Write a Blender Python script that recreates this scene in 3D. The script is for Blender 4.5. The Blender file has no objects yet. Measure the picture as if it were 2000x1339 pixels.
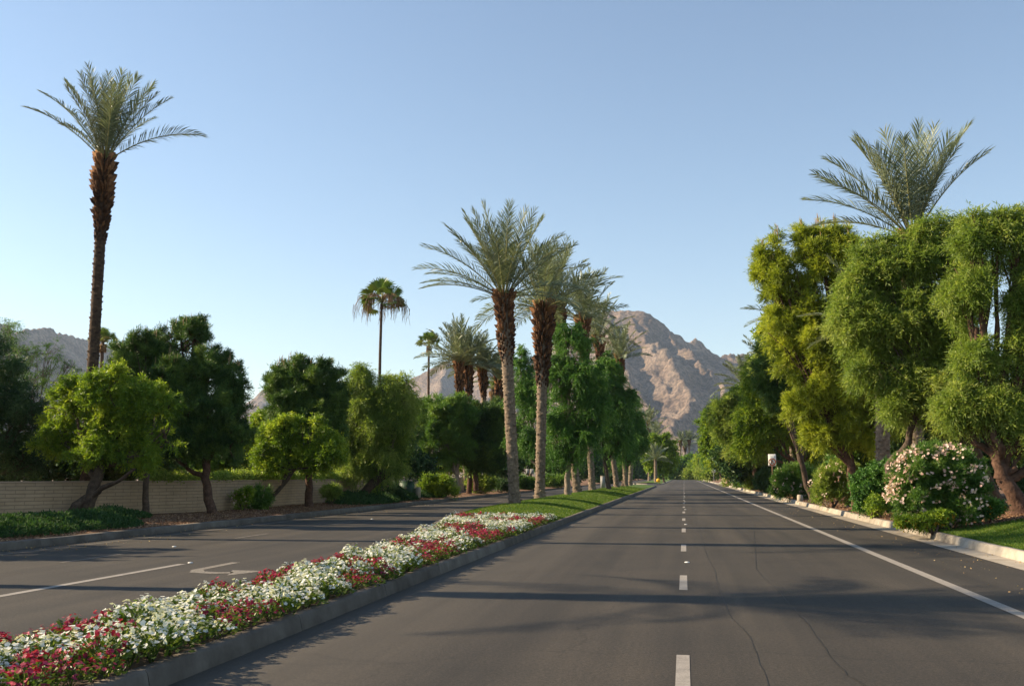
import bpy, math, random
import numpy as np
from math import radians as R, pi, sin, cos, tan, atan2

# ------------------------------------------------------------------ camera, sky, sun, exposure
SC = bpy.context.scene
COL = SC.collection
F = 1941.0; CX, CY = 1000.0, 669.5; H = 1.6
VPX, VPY = 1336.0, 928.0
PITCH = math.atan((VPY - CY) / F)
YAW = math.atan((VPX - CX) * cos(PITCH) / F)
cam_d = bpy.data.cameras.new('camera')
cam_d.sensor_width = 36.0; cam_d.lens = F / 2000.0 * 36.0
cam_d.clip_start = 0.1; cam_d.clip_end = 30000
cam = bpy.data.objects.new('camera', cam_d); COL.objects.link(cam)
cam.location = (0, 0, H); cam.rotation_euler = (pi / 2 + PITCH, 0, YAW)
SC.camera = cam

SUN_EL = R(28.0)
SUN_AZ = R(180 + 1.0)                    # angle from +X, counter-clockwise: from the left and a little ahead
sd = np.array([cos(SUN_AZ) * cos(SUN_EL), sin(SUN_AZ) * cos(SUN_EL), sin(SUN_EL)])   # towards the sun
world = bpy.data.worlds.new('World'); SC.world = world; world.use_nodes = True
wn = world.node_tree.nodes; wl = world.node_tree.links
sky = wn.new('ShaderNodeTexSky'); sky.sky_type = 'NISHITA'; sky.sun_disc = False
sky.sun_elevation = SUN_EL
sky.sun_rotation = atan2(sd[0], sd[1])
sky.altitude = 0; sky.air_density = 1.0; sky.dust_density = 0.15; sky.ozone_density = 0.35
bg = wn['Background']; bg.inputs[1].default_value = 0.085
wl.new(sky.outputs[0], bg.inputs[0])
sl = bpy.data.lights.new('sun', 'SUN'); sl.energy = 5.0; sl.angle = R(0.5); sl.color = (1.0, 0.81, 0.56)
so = bpy.data.objects.new('sun', sl); COL.objects.link(so)
from mathutils import Vector
so.rotation_euler = Vector(sd).to_track_quat('Z', 'Y').to_euler()
so.location = (-60, 20, 60)
SC.view_settings.view_transform = 'Standard'; SC.view_settings.look = 'None'
SC.view_settings.exposure = 1.16; SC.view_settings.gamma = 1.0
SC.view_settings.use_curve_mapping = False
SC.cycles.max_bounces = 6; SC.cycles.transparent_max_bounces = 8
SC.cycles.volume_bounces = 0

# ------------------------------------------------------------------ pixel <-> world helpers (layout measured from the photograph)
def _ray(px, py):
    x = (px - CX) / F; y = (CY - py) / F
    yy = cos(PITCH) - y * sin(PITCH); zz = sin(PITCH) + y * cos(PITCH)
    return np.array([x * cos(YAW) - yy * sin(YAW), x * sin(YAW) + yy * cos(YAW), zz])
def at(px, py, Y):
    d = _ray(px, py); return np.array([0, 0, H]) + d * (Y / d[1])
def gx(px, Y):
    return at(px, VPY, Y)[0]
def proj(x, y, z):
    dx, dy, dz = x, y, z - H
    xc = dx * cos(YAW) + dy * sin(YAW); yy = -dx * sin(YAW) + dy * cos(YAW)
    zc = yy * cos(PITCH) + dz * sin(PITCH); yc = -yy * sin(PITCH) + dz * cos(PITCH)
    return CX + F * xc / zc, CY - F * yc / zc

rng = np.random.default_rng(7)
def unit(v):
    return v / np.maximum(np.linalg.norm(v, axis=-1, keepdims=True), 1e-9)
def sst(a, b, x):
    t = np.clip((x - a) / (b - a), 0, 1); return t * t * (3 - 2 * t)
_T = np.random.default_rng(99).random((256, 256))
def vnoise(x, y):
    xi = np.floor(x).astype(int); yi = np.floor(y).astype(int)
    fx = x - xi; fy = y - yi; fx = fx * fx * (3 - 2 * fx); fy = fy * fy * (3 - 2 * fy)
    a = _T[xi % 256, yi % 256]; b = _T[(xi + 1) % 256, yi % 256]
    c = _T[xi % 256, (yi + 1) % 256]; d = _T[(xi + 1) % 256, (yi + 1) % 256]
    return (a * (1 - fx) + b * fx) * (1 - fy) + (c * (1 - fx) + d * fx) * fy
def fbm(x, y, o=4):
    s = 0; a = .5
    for k in range(o):
        s = s + a * vnoise(x * 2 ** k + 17 * k, y * 2 ** k + 31 * k); a *= .5
    return s

def gz(X, Y):
    """height of the real ground beside the road"""
    X = np.asarray(X, float); Y = np.asarray(Y, float)
    n = (vnoise(X * .6, Y * .6) - .5) * .09
    r = 0.19 + sst(6.35, 10.5, X) * (.50 - .25 * sst(60, 160, Y)) + n * sst(6.5, 7.5, X)
    l = 0.17 + sst(14.6, 17.0, -X) * .12 + n * .6 * sst(14.9, 16, -X)
    return np.where(X > 0, r, l)
MED_L = [(-20, -5.75), (4, -5.8), (14, -5.9), (20, -6.2), (25, -6.8), (30, -7.65), (35, -8.4), (40, -8.85), (50, -9.05), (146, -9.2)]
MED_R = -3.95
def medl(Y):
    return np.interp(Y, [p[0] for p in MED_L], [p[1] for p in MED_L])
def mz(X, Y):
    xl = medl(Y) + .17; xr = MED_R - .17
    u = np.clip((X - xl) / (xr - xl), 0, 1)
    return .145 + .30 * np.sin(pi * u) ** .9 * sst(31, 42, Y) * (1 - .6 * sst(110, 146, Y))

# ------------------------------------------------------------------ objects and meshes
def tag(o, label=None, cat=None, group=None, kind=None):
    if label: o['label'] = label
    if cat: o['category'] = cat
    if group: o['group'] = group
    if kind: o['kind'] = kind
    return o
def empty(name, loc, label, cat, group=None):
    o = bpy.data.objects.new(name, None); COL.objects.link(o); o.location = [float(v) for v in loc]
    o.empty_display_size = .3
    return tag(o, label, cat, group)
def np_mesh(name, V, faces, tint=None, smooth=False):
    """V (n,3); faces: list of int arrays (m,k)"""
    me = bpy.data.meshes.new(name)
    V = np.ascontiguousarray(V, dtype=np.float32)
    me.vertices.add(len(V)); me.vertices.foreach_set('co', V.ravel())
    faces = [np.asarray(f, dtype=np.int32) for f in faces if len(f)]
    tot = np.concatenate([np.full(len(f), f.shape[1], dtype=np.int32) for f in faces])
    idx = np.concatenate([f.ravel() for f in faces])
    st = np.concatenate([[0], np.cumsum(tot)[:-1]]).astype(np.int32)
    me.loops.add(len(idx)); me.loops.foreach_set('vertex_index', idx)
    me.polygons.add(len(tot)); me.polygons.foreach_set('loop_start', st); me.polygons.foreach_set('loop_total', tot)
    if smooth: me.polygons.foreach_set('use_smooth', np.ones(len(tot), dtype=bool))
    me.update(calc_edges=True)
    if tint is not None:
        a = me.attributes.new('tint', 'FLOAT', 'POINT')
        a.data.foreach_set('value', np.ascontiguousarray(tint, dtype=np.float32))
    return me
def obj(name, me, mat, parent=None):
    if mat is not None and len(me.materials) == 0: me.materials.append(mat)
    o = bpy.data.objects.new(name, me); COL.objects.link(o)
    if parent is not None:
        o.parent = parent
    return o
class MB:
    """collects pieces into one mesh"""
    def __init__(s): s.V = []; s.Fq = []; s.Ft = []; s.T = []; s.n = 0
    def add(s, V, quads=None, tris=None, tint=.5):
        V = np.asarray(V, float).reshape(-1, 3)
        if quads is not None and len(quads): s.Fq.append(np.asarray(quads) + s.n)
        if tris is not None and len(tris): s.Ft.append(np.asarray(tris) + s.n)
        t = np.full(len(V), tint) if np.isscalar(tint) else np.asarray(tint, float)
        s.V.append(V); s.T.append(t); s.n += len(V)
    def box(s, a, b, tint=.5, rz=0, c=None):
        (x0, y0, z0), (x1, y1, z1) = a, b
        V = np.array([(x0, y0, z0), (x1, y0, z0), (x1, y1, z0), (x0, y1, z0), (x0, y0, z1), (x1, y0, z1), (x1, y1, z1), (x0, y1, z1)], float)
        if rz:
            cc = V[:, :2].mean(0) if c is None else np.array(c)
            d = V[:, :2] - cc; V[:, 0] = cc[0] + d[:, 0] * cos(rz) - d[:, 1] * sin(rz); V[:, 1] = cc[1] + d[:, 0] * sin(rz) + d[:, 1] * cos(rz)
        s.add(V, [(0, 3, 2, 1), (4, 5, 6, 7), (0, 1, 5, 4), (1, 2, 6, 5), (2, 3, 7, 6), (3, 0, 4, 7)], tint=tint)
    def tube(s, P, rad, seg=8, tint=.5, rough=0, cap=True, seed=0):
        P = np.asarray(P, float); n = len(P); rad = np.full(n, rad) if np.isscalar(rad) else np.asarray(rad, float)
        T = np.gradient(P, axis=0); T = unit(T)
        ref = np.array([0, 1, 0.]) if abs(T[0][2]) > .7 else np.array([0, 0, 1.])
        A = unit(np.cross(T, ref)); B = np.cross(T, A)
        th = np.arange(seg) * 2 * pi / seg
        rr = rad[:, None] * np.ones(seg)[None]
        if rough:
            g = np.random.default_rng(seed); rr = rr * (1 + rough * (g.random((n, seg)) - .5))
        V = P[:, None, :] + rr[..., None] * (np.cos(th)[None, :, None] * A[:, None, :] + np.sin(th)[None, :, None] * B[:, None, :])
        i = np.arange(n - 1)[:, None] * seg; j = np.arange(seg)[None]; j2 = (j + 1) % seg
        q = np.stack([i + j, i + j2, i + seg + j2, i + seg + j], -1).reshape(-1, 4)
        V = V.reshape(-1, 3)
        tr = None
        if cap:
            V = np.vstack([V, P[-1] + T[-1] * rad[-1] * .3]); k = len(V) - 1; b = (n - 1) * seg
            tr = [(b + a, b + (a + 1) % seg, k) for a in range(seg)]
        s.add(V, q, tr, tint)
    def leaves(s, P, D, L, W, tint, g, curve=0.0):
        """rhombic leaves: P base (n,3), D axis"""
        n = len(P); S = unit(np.cross(D, g.normal(size=(n, 3))))
        L = np.broadcast_to(L, (n,))[:, None]; W = np.broadcast_to(W, (n,))[:, None]
        N = np.cross(D, S)
        a = P; b = P + D * L * .45 + S * W * .5 + N * L * curve; c = P + D * L; d = P + D * L * .45 - S * W * .5 + N * L * curve
        V = np.stack([a, b, c, d], 1).reshape(-1, 3)
        s.add(V, np.arange(n * 4).reshape(-1, 4), tint=np.repeat(np.broadcast_to(tint, (n,)), 4))
    def mesh(s, name, smooth=False):
        return np_mesh(name, np.concatenate(s.V), [np.concatenate(f) for f in (s.Fq, s.Ft) if f], np.concatenate(s.T), smooth)
    def build(s, name, mat, parent=None, smooth=False):
        return obj(name, s.mesh(name, smooth), mat, parent)

# ------------------------------------------------------------------ materials
def new_mat(name):
    m = bpy.data.materials.new(name); m.use_nodes = True
    return m, m.node_tree.nodes, m.node_tree.links, m.node_tree.nodes['Principled BSDF']
def rgb(c): return (c[0], c[1], c[2], 1)
def noise_node(n, l, scale, detail=5, rough=.6, vec=None):
    t = n.new('ShaderNodeTexNoise'); t.inputs['Scale'].default_value = scale; t.inputs['Detail'].default_value = detail
    t.inputs['Roughness'].default_value = rough
    if vec is not None: l.new(vec, t.inputs['Vector'])
    return t
def ramp(n, l, fac, stops):
    r = n.new('ShaderNodeValToRGB'); l.new(fac, r.inputs[0])
    e = r.color_ramp.elements
    while len(e) < len(stops): e.new(.5)
    for i, (p, c) in enumerate(stops): e[i].position = p; e[i].color = rgb(c)
    return r
def mix(n, l, a, b, fac, mode='MIX'):
    m = n.new('ShaderNodeMix'); m.data_type = 'RGBA'; m.blend_type = mode
    for s, v in ((0, fac), (6, a), (7, b)):
        if hasattr(v, 'is_linked') or hasattr(v, 'links'): l.new(v, m.inputs[s])
        elif s == 0: m.inputs[0].default_value = v
        else: m.inputs[s].default_value = rgb(v)
    return m.outputs[2]
def leaf_mat(name, stops, trans=.35, rough=.5, tcol=1.15):
    m, n, l, p = new_mat(name)
    a = n.new('ShaderNodeAttribute'); a.attribute_name = 'tint'
    r = ramp(n, l, a.outputs['Fac'], stops)
    l.new(r.outputs[0], p.inputs['Base Color']); p.inputs['Roughness'].default_value = rough
    p.inputs['Specular IOR Level'].default_value = .3
    t = n.new('ShaderNodeBsdfTranslucent')
    c = mix(n, l, r.outputs[0], (tcol, tcol * 1.0, tcol * .55), 1.0, 'MULTIPLY'); l.new(c, t.inputs[0])
    ms = n.new('ShaderNodeMixShader'); ms.inputs[0].default_value = trans
    l.new(p.outputs[0], ms.inputs[1]); l.new(t.outputs[0], ms.inputs[2]); l.new(ms.outputs[0], n['Material Output'].inputs[0])
    return m
def rough_mat(name, stops, scale=8, rough=.85, bump=.3, bscale=30, bdist=.02, use_tint=0.0):
    m, n, l, p = new_mat(name)
    tc = n.new('ShaderNodeTexCoord')
    t = noise_node(n, l, scale, 6, .65, tc.outputs['Object'])
    f = t.outputs[0]
    if use_tint:
        a = n.new('ShaderNodeAttribute'); a.attribute_name = 'tint'
        mm = n.new('ShaderNodeMath'); mm.operation = 'MULTIPLY_ADD'; l.new(a.outputs['Fac'], mm.inputs[0]); mm.inputs[1].default_value = use_tint
        sb = n.new('ShaderNodeMath'); sb.operation = 'SUBTRACT'; l.new(f, sb.inputs[0]); sb.inputs[1].default_value = use_tint * .5
        l.new(sb.outputs[0], mm.inputs[2]); f = mm.outputs[0]
    r = ramp(n, l, f, stops); l.new(r.outputs[0], p.inputs['Base Color'])
    p.inputs['Roughness'].default_value = rough; p.inputs['Specular IOR Level'].default_value = .25
    b = n.new('ShaderNodeBump'); b.inputs['Strength'].default_value = bump; b.inputs['Distance'].default_value = bdist
    t2 = noise_node(n, l, bscale, 4, .6, tc.outputs['Object']); l.new(t2.outputs[0], b.inputs['Height']); l.new(b.outputs[0], p.inputs['Normal'])
    return m
def plain_mat(name, c, rough=.5, metal=0):
    return rough_mat(name, [(.3, [v * .88 for v in c]), (.7, c)], 6, rough, .08, 40, .005)

M = {}
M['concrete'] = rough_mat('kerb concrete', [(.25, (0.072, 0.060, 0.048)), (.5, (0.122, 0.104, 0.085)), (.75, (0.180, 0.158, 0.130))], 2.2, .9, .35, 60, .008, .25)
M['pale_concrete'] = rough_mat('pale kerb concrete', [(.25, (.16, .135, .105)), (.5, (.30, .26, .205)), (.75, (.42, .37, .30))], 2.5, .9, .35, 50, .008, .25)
M['soil'] = rough_mat('bed soil', [(.3, (.05, .032, .02)), (.7, (.11, .075, .05))], 12, .95, .8, 30, .03)
M['bark'] = rough_mat('dark bark', [(.3, (.045, .032, .024)), (.55, (.10, .07, .05)), (.8, (.17, .12, .085))], 7, .95, 1.0, 16, .04)
M['bark_red'] = rough_mat('reddish pine bark', [(.3, (0.048, 0.027, 0.019)), (.55, (0.109, 0.061, 0.041)), (.8, (0.177, 0.102, 0.068))], 7, .95, 1.0, 14, .04)
M['bark_pale'] = rough_mat('pale smooth bark', [(.3, (.13, .10, .075)), (.7, (.30, .24, .18))], 5, .9, .5, 20, .02)
M['palm_bark'] = rough_mat('weathered palm bark', [(.25, (.09, .066, .047)), (.5, (.21, .16, .115)), (.75, (.34, .265, .19))], 9, .95, .9, 30, .03, .5)
M['boot'] = rough_mat('rusty frond stubs', [(.25, (.045, .022, .012)), (.5, (.15, .068, .03)), (.8, (.30, .15, .065))], 9, .9, .5, 40, .02, .7)
M['boot_dark'] = rough_mat('old frond stubs', [(.25, (.03, .02, .014)), (.5, (.08, .05, .032)), (.8, (.15, .095, .06))], 9, .9, .5, 40, .02, .6)
M['petiole'] = rough_mat('frond midrib', [(.3, (.17, .17, .06)), (.7, (.28, .26, .11))], 6, .6, .1, 40, .005)
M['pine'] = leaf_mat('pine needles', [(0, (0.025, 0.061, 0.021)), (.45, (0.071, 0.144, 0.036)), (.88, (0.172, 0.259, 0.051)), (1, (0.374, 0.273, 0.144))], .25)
M['pine_gold'] = leaf_mat('yellow green pine needles', [(0, (0.116, 0.156, 0.022)), (.45, (0.268, 0.338, 0.034)), (.88, (0.500, 0.540, 0.054)), (1, (0.465, 0.312, 0.124))], .4)  # a paler pine whose needles are yellow green by nature
M['candle'] = leaf_mat('pine candles', [(0, (.13, .12, .04)), (1, (.27, .21, .11))], .2)
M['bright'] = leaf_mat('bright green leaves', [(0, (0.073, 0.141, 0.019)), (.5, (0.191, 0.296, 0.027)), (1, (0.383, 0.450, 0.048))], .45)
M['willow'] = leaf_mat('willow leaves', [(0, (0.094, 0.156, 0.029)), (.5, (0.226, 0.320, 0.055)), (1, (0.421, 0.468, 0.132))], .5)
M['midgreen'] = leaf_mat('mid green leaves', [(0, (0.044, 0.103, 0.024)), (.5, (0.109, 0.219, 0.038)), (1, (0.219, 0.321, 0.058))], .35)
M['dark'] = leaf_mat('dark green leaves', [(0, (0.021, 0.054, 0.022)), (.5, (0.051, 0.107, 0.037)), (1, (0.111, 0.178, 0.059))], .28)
M['jac'] = leaf_mat('jacaranda leaves', [(0, (0.035, 0.098, 0.022)), (.5, (0.084, 0.196, 0.034)), (1, (0.182, 0.336, 0.063))], .35)
M['frond'] = leaf_mat('date palm leaflets', [(0, (0.092, 0.124, 0.073)), (.5, (0.174, 0.212, 0.135)), (1, (0.313, 0.336, 0.214))], .25, .38)
M['fan'] = leaf_mat('fan palm blades', [(0, (0.055, 0.101, 0.029)), (.6, (0.133, 0.211, 0.044)), (1, (0.265, 0.296, 0.078))], .25, .4)
M['dead'] = leaf_mat('dry straw', [(0, (.20, .12, .06)), (1, (.42, .29, .17))], .2, .8)
M['plant'] = leaf_mat('bedding leaves', [(0, (0.033, 0.072, 0.013)), (.5, (0.083, 0.143, 0.022)), (1, (0.220, 0.253, 0.044))], .35, .4)
M['white_petal'] = leaf_mat('white petals', [(0, (.60, .62, .56)), (1, (.84, .84, .80))], .3, .6, 1.0)
M['red_petal'] = leaf_mat('crimson petals', [(0, (.17, .008, .03)), (.6, (.36, .018, .06)), (1, (.55, .07, .14))], .3, .6, 1.0)
M['pink_petal'] = leaf_mat('pale pink petals', [(0, (.66, .40, .33)), (1, (.88, .72, .62))], .3, .6, 1.0)
M['yellow_petal'] = leaf_mat('yellow orange petals', [(0, (.55, .16, .02)), (1, (.72, .42, .03))], .3, .6, 1.0)
M['blade'] = leaf_mat('lawn blades', [(0, (.045, .10, .012)), (.6, (.095, .17, .018)), (1, (.21, .24, .035))], .4)
M['cover'] = leaf_mat('ground cover leaves', [(0, (.02, .055, .018)), (1, (.06, .12, .03))], .3, .85)
M['chip'] = leaf_mat('mulch chips', [(0, (.09, .045, .025)), (.6, (.22, .12, .065)), (1, (.40, .26, .15))], .0, .9)
M['litter'] = leaf_mat('fallen leaves', [(0, (.22, .12, .05)), (1, (.48, .36, .17))], .1, .8)
M['post'] = plain_mat('rusty brown post', (.16, .085, .05), .7)
M['green_box'] = plain_mat('green cabinet paint', (.035, .085, .06), .5)
M['white_paint'] = plain_mat('white sign sheet', (.78, .76, .70), .5)
M['red_ink'] = plain_mat('red orange ink', (.70, .13, .02), .5)
M['paint_worn'] = rough_mat('worn arrow paint', [(.36, (.09, .078, .064)), (.60, (.27, .24, .20))], 22, .8, .2, 60, .004)
M['black_ink'] = plain_mat('black ink', (.03, .025, .025), .5)
M['sign_yellow'] = plain_mat('yellow sign sheet', (.85, .45, .02), .45)
M['grey_metal'] = plain_mat('dull grey metal', (.30, .30, .29), .55)
M['stone'] = plain_mat('pale stone', (.36, .31, .24), .9)
M['marker'] = plain_mat('white ceramic marker', (.74, .72, .66), .4)
M['lamp_glass'] = plain_mat('milky lamp glass', (.75, .75, .72), .3)

def asphalt():
    m, n, l, p = new_mat('asphalt')
    tc = n.new('ShaderNodeTexCoord'); v = tc.outputs['Object']
    fine = noise_node(n, l, 60, 6, .85, v)
    med = noise_node(n, l, .55, 5, .6, v)
    mp = n.new('ShaderNodeMapping'); l.new(v, mp.inputs[0]); mp.inputs['Scale'].default_value = (1.6, .05, 1)
    track = noise_node(n, l, 1.1, 4, .55, mp.outputs[0])          # wear runs along the lanes
    base = ramp(n, l, fine.outputs[0], [(.30, (.016, .0137, .0105)), (.5, (.037, .0312, .0238)), (.70, (.092, .078, .059))])
    gr = noise_node(n, l, 26, 3, .8, v)
    base_c = mix(n, l, base.outputs[0], ramp(n, l, gr.outputs[0], [(.30, (.55, .55, .56)), (.5, (1, 1, 1)), (.70, (1.55, 1.52, 1.48))]).outputs[0], 1, 'MULTIPLY')
    c = mix(n, l, base_c, ramp(n, l, track.outputs[0], [(.3, (.66, .67, .68)), (.7, (1.32, 1.29, 1.25))]).outputs[0], 1, 'MULTIPLY')
    c = mix(n, l, c, ramp(n, l, med.outputs[0], [(.3, (.84, .85, .86)), (.7, (1.16, 1.14, 1.12))]).outputs[0], 1, 'MULTIPLY')
    # cracks
    wv = noise_node(n, l, .9, 4, .6, v)
    va = n.new('ShaderNodeVectorMath'); va.operation = 'MULTIPLY_ADD'; l.new(wv.outputs['Color'], va.inputs[0]); va.inputs[1].default_value = (1.3, 1.3, 0); l.new(v, va.inputs[2])
    vo = n.new('ShaderNodeTexVoronoi'); vo.feature = 'DISTANCE_TO_EDGE'; vo.inputs['Scale'].default_value = .17; l.new(va.outputs[0], vo.inputs['Vector'])
    cr = ramp(n, l, vo.outputs['Distance'], [(.0, (.62, .62, .62)), (.0035, (1, 1, 1))])
    c = mix(n, l, c, cr.outputs[0], .8, 'MULTIPLY')
    # tyre-polished tracks and the oily strip between them, lane by lane
    sxa = n.new('ShaderNodeSeparateXYZ'); l.new(v, sxa.inputs[0])
    wob_ = n.new('ShaderNodeMath'); wob_.operation = 'MULTIPLY_ADD'; l.new(med.outputs[0], wob_.inputs[0]); wob_.inputs[1].default_value = .5; l.new(sxa.outputs[0], wob_.inputs[2])
    mra = n.new('ShaderNodeMapRange'); mra.inputs['From Min'].default_value = -3.95; mra.inputs['From Max'].default_value = 6.2; l.new(wob_.outputs[0], mra.inputs[0])
    X_ = lambda x: (x + 3.95 + .25) / 10.15
    tr_ = ramp(n, l, mra.outputs[0], [(X_(-3.6), (1, 1, 1)), (X_(-2.8), (1.10, 1.09, 1.07)), (X_(-1.95), (.86, .86, .87)), (X_(-1.1), (1.09, 1.08, 1.07)), (X_(-.1), (1.02, 1.01, 1)), (X_(1.0), (1.10, 1.09, 1.07)), (X_(1.85), (.85, .85, .86)), (X_(2.7), (1.10, 1.09, 1.07)), (X_(3.7), (1, 1, 1)), (X_(4.6), (.88, .88, .88))])
    c = mix(n, l, c, tr_.outputs[0], 1, 'MULTIPLY')
    ov = n.new('ShaderNodeTexVoronoi'); ov.inputs['Scale'].default_value = .55; l.new(v, ov.inputs['Vector'])
    c = mix(n, l, c, ramp(n, l, ov.outputs['Distance'], [(.0, (.62, .62, .64)), (.09, (1, 1, 1))]).outputs[0], .7, 'MULTIPLY')
    # dust blown against the median kerb
    sx_ = n.new('ShaderNodeSeparateXYZ'); l.new(v, sx_.inputs[0])
    mr_ = n.new('ShaderNodeMapRange'); mr_.inputs['From Min'].default_value = -1.9; mr_.inputs['From Max'].default_value = -3.8; l.new(sx_.outputs[0], mr_.inputs[0])
    m2 = n.new('ShaderNodeMath'); m2.operation = 'MULTIPLY'; l.new(mr_.outputs[0], m2.inputs[0]); l.new(track.outputs[0], m2.inputs[1])
    m3 = n.new('ShaderNodeMath'); m3.operation = 'LESS_THAN'; m3.inputs[1].default_value = -3.96; l.new(sx_.outputs[0], m3.inputs[0])
    m4 = n.new('ShaderNodeMath'); m4.operation = 'SUBTRACT'; m4.use_clamp = True; l.new(m2.outputs[0], m4.inputs[0]); l.new(m3.outputs[0], m4.inputs[1])
    c = mix(n, l, c, (.085, .073, .057), m4.outputs[0])
    l.new(c, p.inputs['Base Color']); p.inputs['Roughness'].default_value = .82; p.inputs['Specular IOR Level'].default_value = .35
    b = n.new('ShaderNodeBump'); b.inputs['Strength'].default_value = .55; b.inputs['Distance'].default_value = .006
    l.new(fine.outputs[0], b.inputs['Height']); l.new(b.outputs[0], p.inputs['Normal'])
    return m
M['asphalt'] = asphalt()
def paint():
    m, n, l, p = new_mat('worn road paint')
    tc = n.new('ShaderNodeTexCoord'); v = tc.outputs['Object']
    f = noise_node(n, l, 60, 5, .8, v); g = noise_node(n, l, 5, 4, .7, v)
    r = ramp(n, l, f.outputs[0], [(.30, (.12, .105, .09)), (.46, (.27, .24, .205)), (.7, (.38, .34, .29))])
    c = mix(n, l, r.outputs[0], ramp(n, l, g.outputs[0], [(.3, (.75, .75, .75)), (.6, (1.05, 1.05, 1.05))]).outputs[0], 1, 'MULTIPLY')
    l.new(c, p.inputs['Base Color']); p.inputs['Roughness'].default_value = .7
    return m
M['paint'] = paint()
M['paint_faint'] = rough_mat('nearly worn off paint', [(.38, (.075, .066, .057)), (.62, (.22, .20, .17))], 40, .85, .2, 60, .004)
M['tar'] = rough_mat('tar seal', [(.3, (.022, .020, .016)), (.7, (.036, .031, .025))], 20, .6, .2, 60, .004)
M['lawn'] = rough_mat('lawn', [(.25, (.035, .075, .010)), (.5, (.075, .135, .014)), (.8, (.15, .185, .028))], 9, .9, .9, 60, .03)
M['mulch'] = rough_mat('mulch', [(.25, (.085, .045, .026)), (.5, (.19, .105, .06)), (.8, (.33, .21, .125))], 14, .95, .9, 45, .03)
M['desert'] = rough_mat('desert ground', [(.3, (.13, .10, .07)), (.7, (.26, .20, .145))], .05, .95, .3, 2, .1)
def mountain_mat():
    m, n, l, p = new_mat('bare rock slopes')
    tc = n.new('ShaderNodeTexCoord'); v = tc.outputs['Object']
    a = noise_node(n, l, .006, 9, .68, v); b_ = noise_node(n, l, .09, 6, .75, v)
    r = ramp(n, l, a.outputs[0], [(.38, (.17, .122, .094)), (.5, (.255, .19, .146)), (.62, (.335, .26, .202))])
    sp = ramp(n, l, b_.outputs[0], [(.42, (.52, .53, .54)), (.52, (1, 1, 1)), (.62, (1.35, 1.3, 1.22))])
    c = mix(n, l, r.outputs[0], sp.outputs[0], 1, 'MULTIPLY')
    l.new(c, p.inputs['Base Color']); p.inputs['Roughness'].default_value = .95; p.inputs['Specular IOR Level'].default_value = .1
    b = n.new('ShaderNodeBump'); b.inputs['Strength'].default_value = 1.0; b.inputs['Distance'].default_value = 20
    l.new(noise_node(n, l, .035, 8, .72, v).outputs[0], b.inputs['Height']); l.new(b.outputs[0], p.inputs['Normal'])
    return m
M['rock'] = mountain_mat()
def block_mat():
    m, n, l, p = new_mat('tan concrete blocks')
    uv = n.new('ShaderNodeUVMap'); uv.uv_map = 'UVMap'
    br = n.new('ShaderNodeTexBrick'); l.new(uv.outputs[0], br.inputs['Vector'])
    br.inputs['Scale'].default_value = 1.0; br.inputs['Brick Width'].default_value = .61; br.inputs['Row Height'].default_value = .115
    br.inputs['Mortar Size'].default_value = .012; br.inputs['Mortar Smooth'].default_value = .4
    br.inputs['Color1'].default_value = (.37, .255, .15, 1); br.inputs['Color2'].default_value = (.40, .28, .17, 1); br.inputs['Mortar'].default_value = (.23, .165, .105, 1)
    tc = n.new('ShaderNodeTexCoord'); g = noise_node(n, l, 1.5, 6, .7, tc.outputs['Object'])
    c = mix(n, l, br.outputs['Color'], ramp(n, l, g.outputs[0], [(.3, (.8, .78, .76)), (.7, (1.12, 1.1, 1.08))]).outputs[0], 1, 'MULTIPLY')
    l.new(c, p.inputs['Base Color']); p.inputs['Roughness'].default_value = .95
    b = n.new('ShaderNodeBump'); b.inputs['Strength'].default_value = .8; b.inputs['Distance'].default_value = .012; b.invert = True
    l.new(br.outputs['Fac'], b.inputs['Height']); l.new(b.outputs[0], p.inputs['Normal'])
    return m
M['block'] = block_mat()
M['stucco'] = rough_mat('beige stucco', [(.3, (.31, .215, .145)), (.7, (.40, .29, .20))], 1.5, .95, .3, 40, .01)

# ------------------------------------------------------------------ setting: ground, road, verges
def struct(o, label=None): o['kind'] = 'structure'; return o
def grid(name, xs, ys, zf, mat, smooth=True):
    xs = np.asarray(xs, float); ys = np.asarray(ys, float)
    X, Y = np.meshgrid(xs, ys); Z = zf(X, Y)
    V = np.stack([X, Y, Z], -1).reshape(-1, 3); nx = len(xs)
    i = (np.arange(len(ys) - 1)[:, None] * nx + np.arange(nx - 1)[None]).reshape(-1)
    q = np.stack([i, i + 1, i + nx + 1, i + nx], -1)
    return obj(name, np_mesh(name, V, [q], np.full(len(V), .5), smooth), mat)
g = MB(); g.add([(-9000, -3000, -.12), (9000, -3000, -.12), (9000, 9000, -.12), (-9000, 9000, -.12)], [(0, 1, 2, 3)])
struct(g.build('ground', M['desert']))
ys_near = np.concatenate([np.arange(-20, 60, .5), np.arange(60, 160, 1.5), np.arange(160, 480, 8)])
struct(grid('road', np.linspace(-14.65, 6.2, 12), np.concatenate([np.arange(-20, 100, 5.), np.arange(100, 381, 20.)]), lambda X, Y: X * 0, M['asphalt'], False))
struct(grid('far_verge', np.linspace(-15, 6.3, 6), [380, 400, 430, 480], lambda X, Y: .02 + 0 * X, M['lawn'], False))
struct(grid('right_verge', np.concatenate([np.arange(6.33, 12, .3), np.arange(12, 60, 4)]), ys_near[ys_near > 27.5], gz, M['mulch']))
struct(grid('right_lawn', np.concatenate([np.arange(6.33, 12, .3), np.arange(12, 60, 4)]), ys_near[ys_near <= 27.5], gz, M['lawn']))
struct(grid('left_verge', -np.concatenate([np.arange(14.66, 20, .35), np.arange(20, 80, 4)])[::-1], ys_near, gz, M['mulch']))
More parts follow.
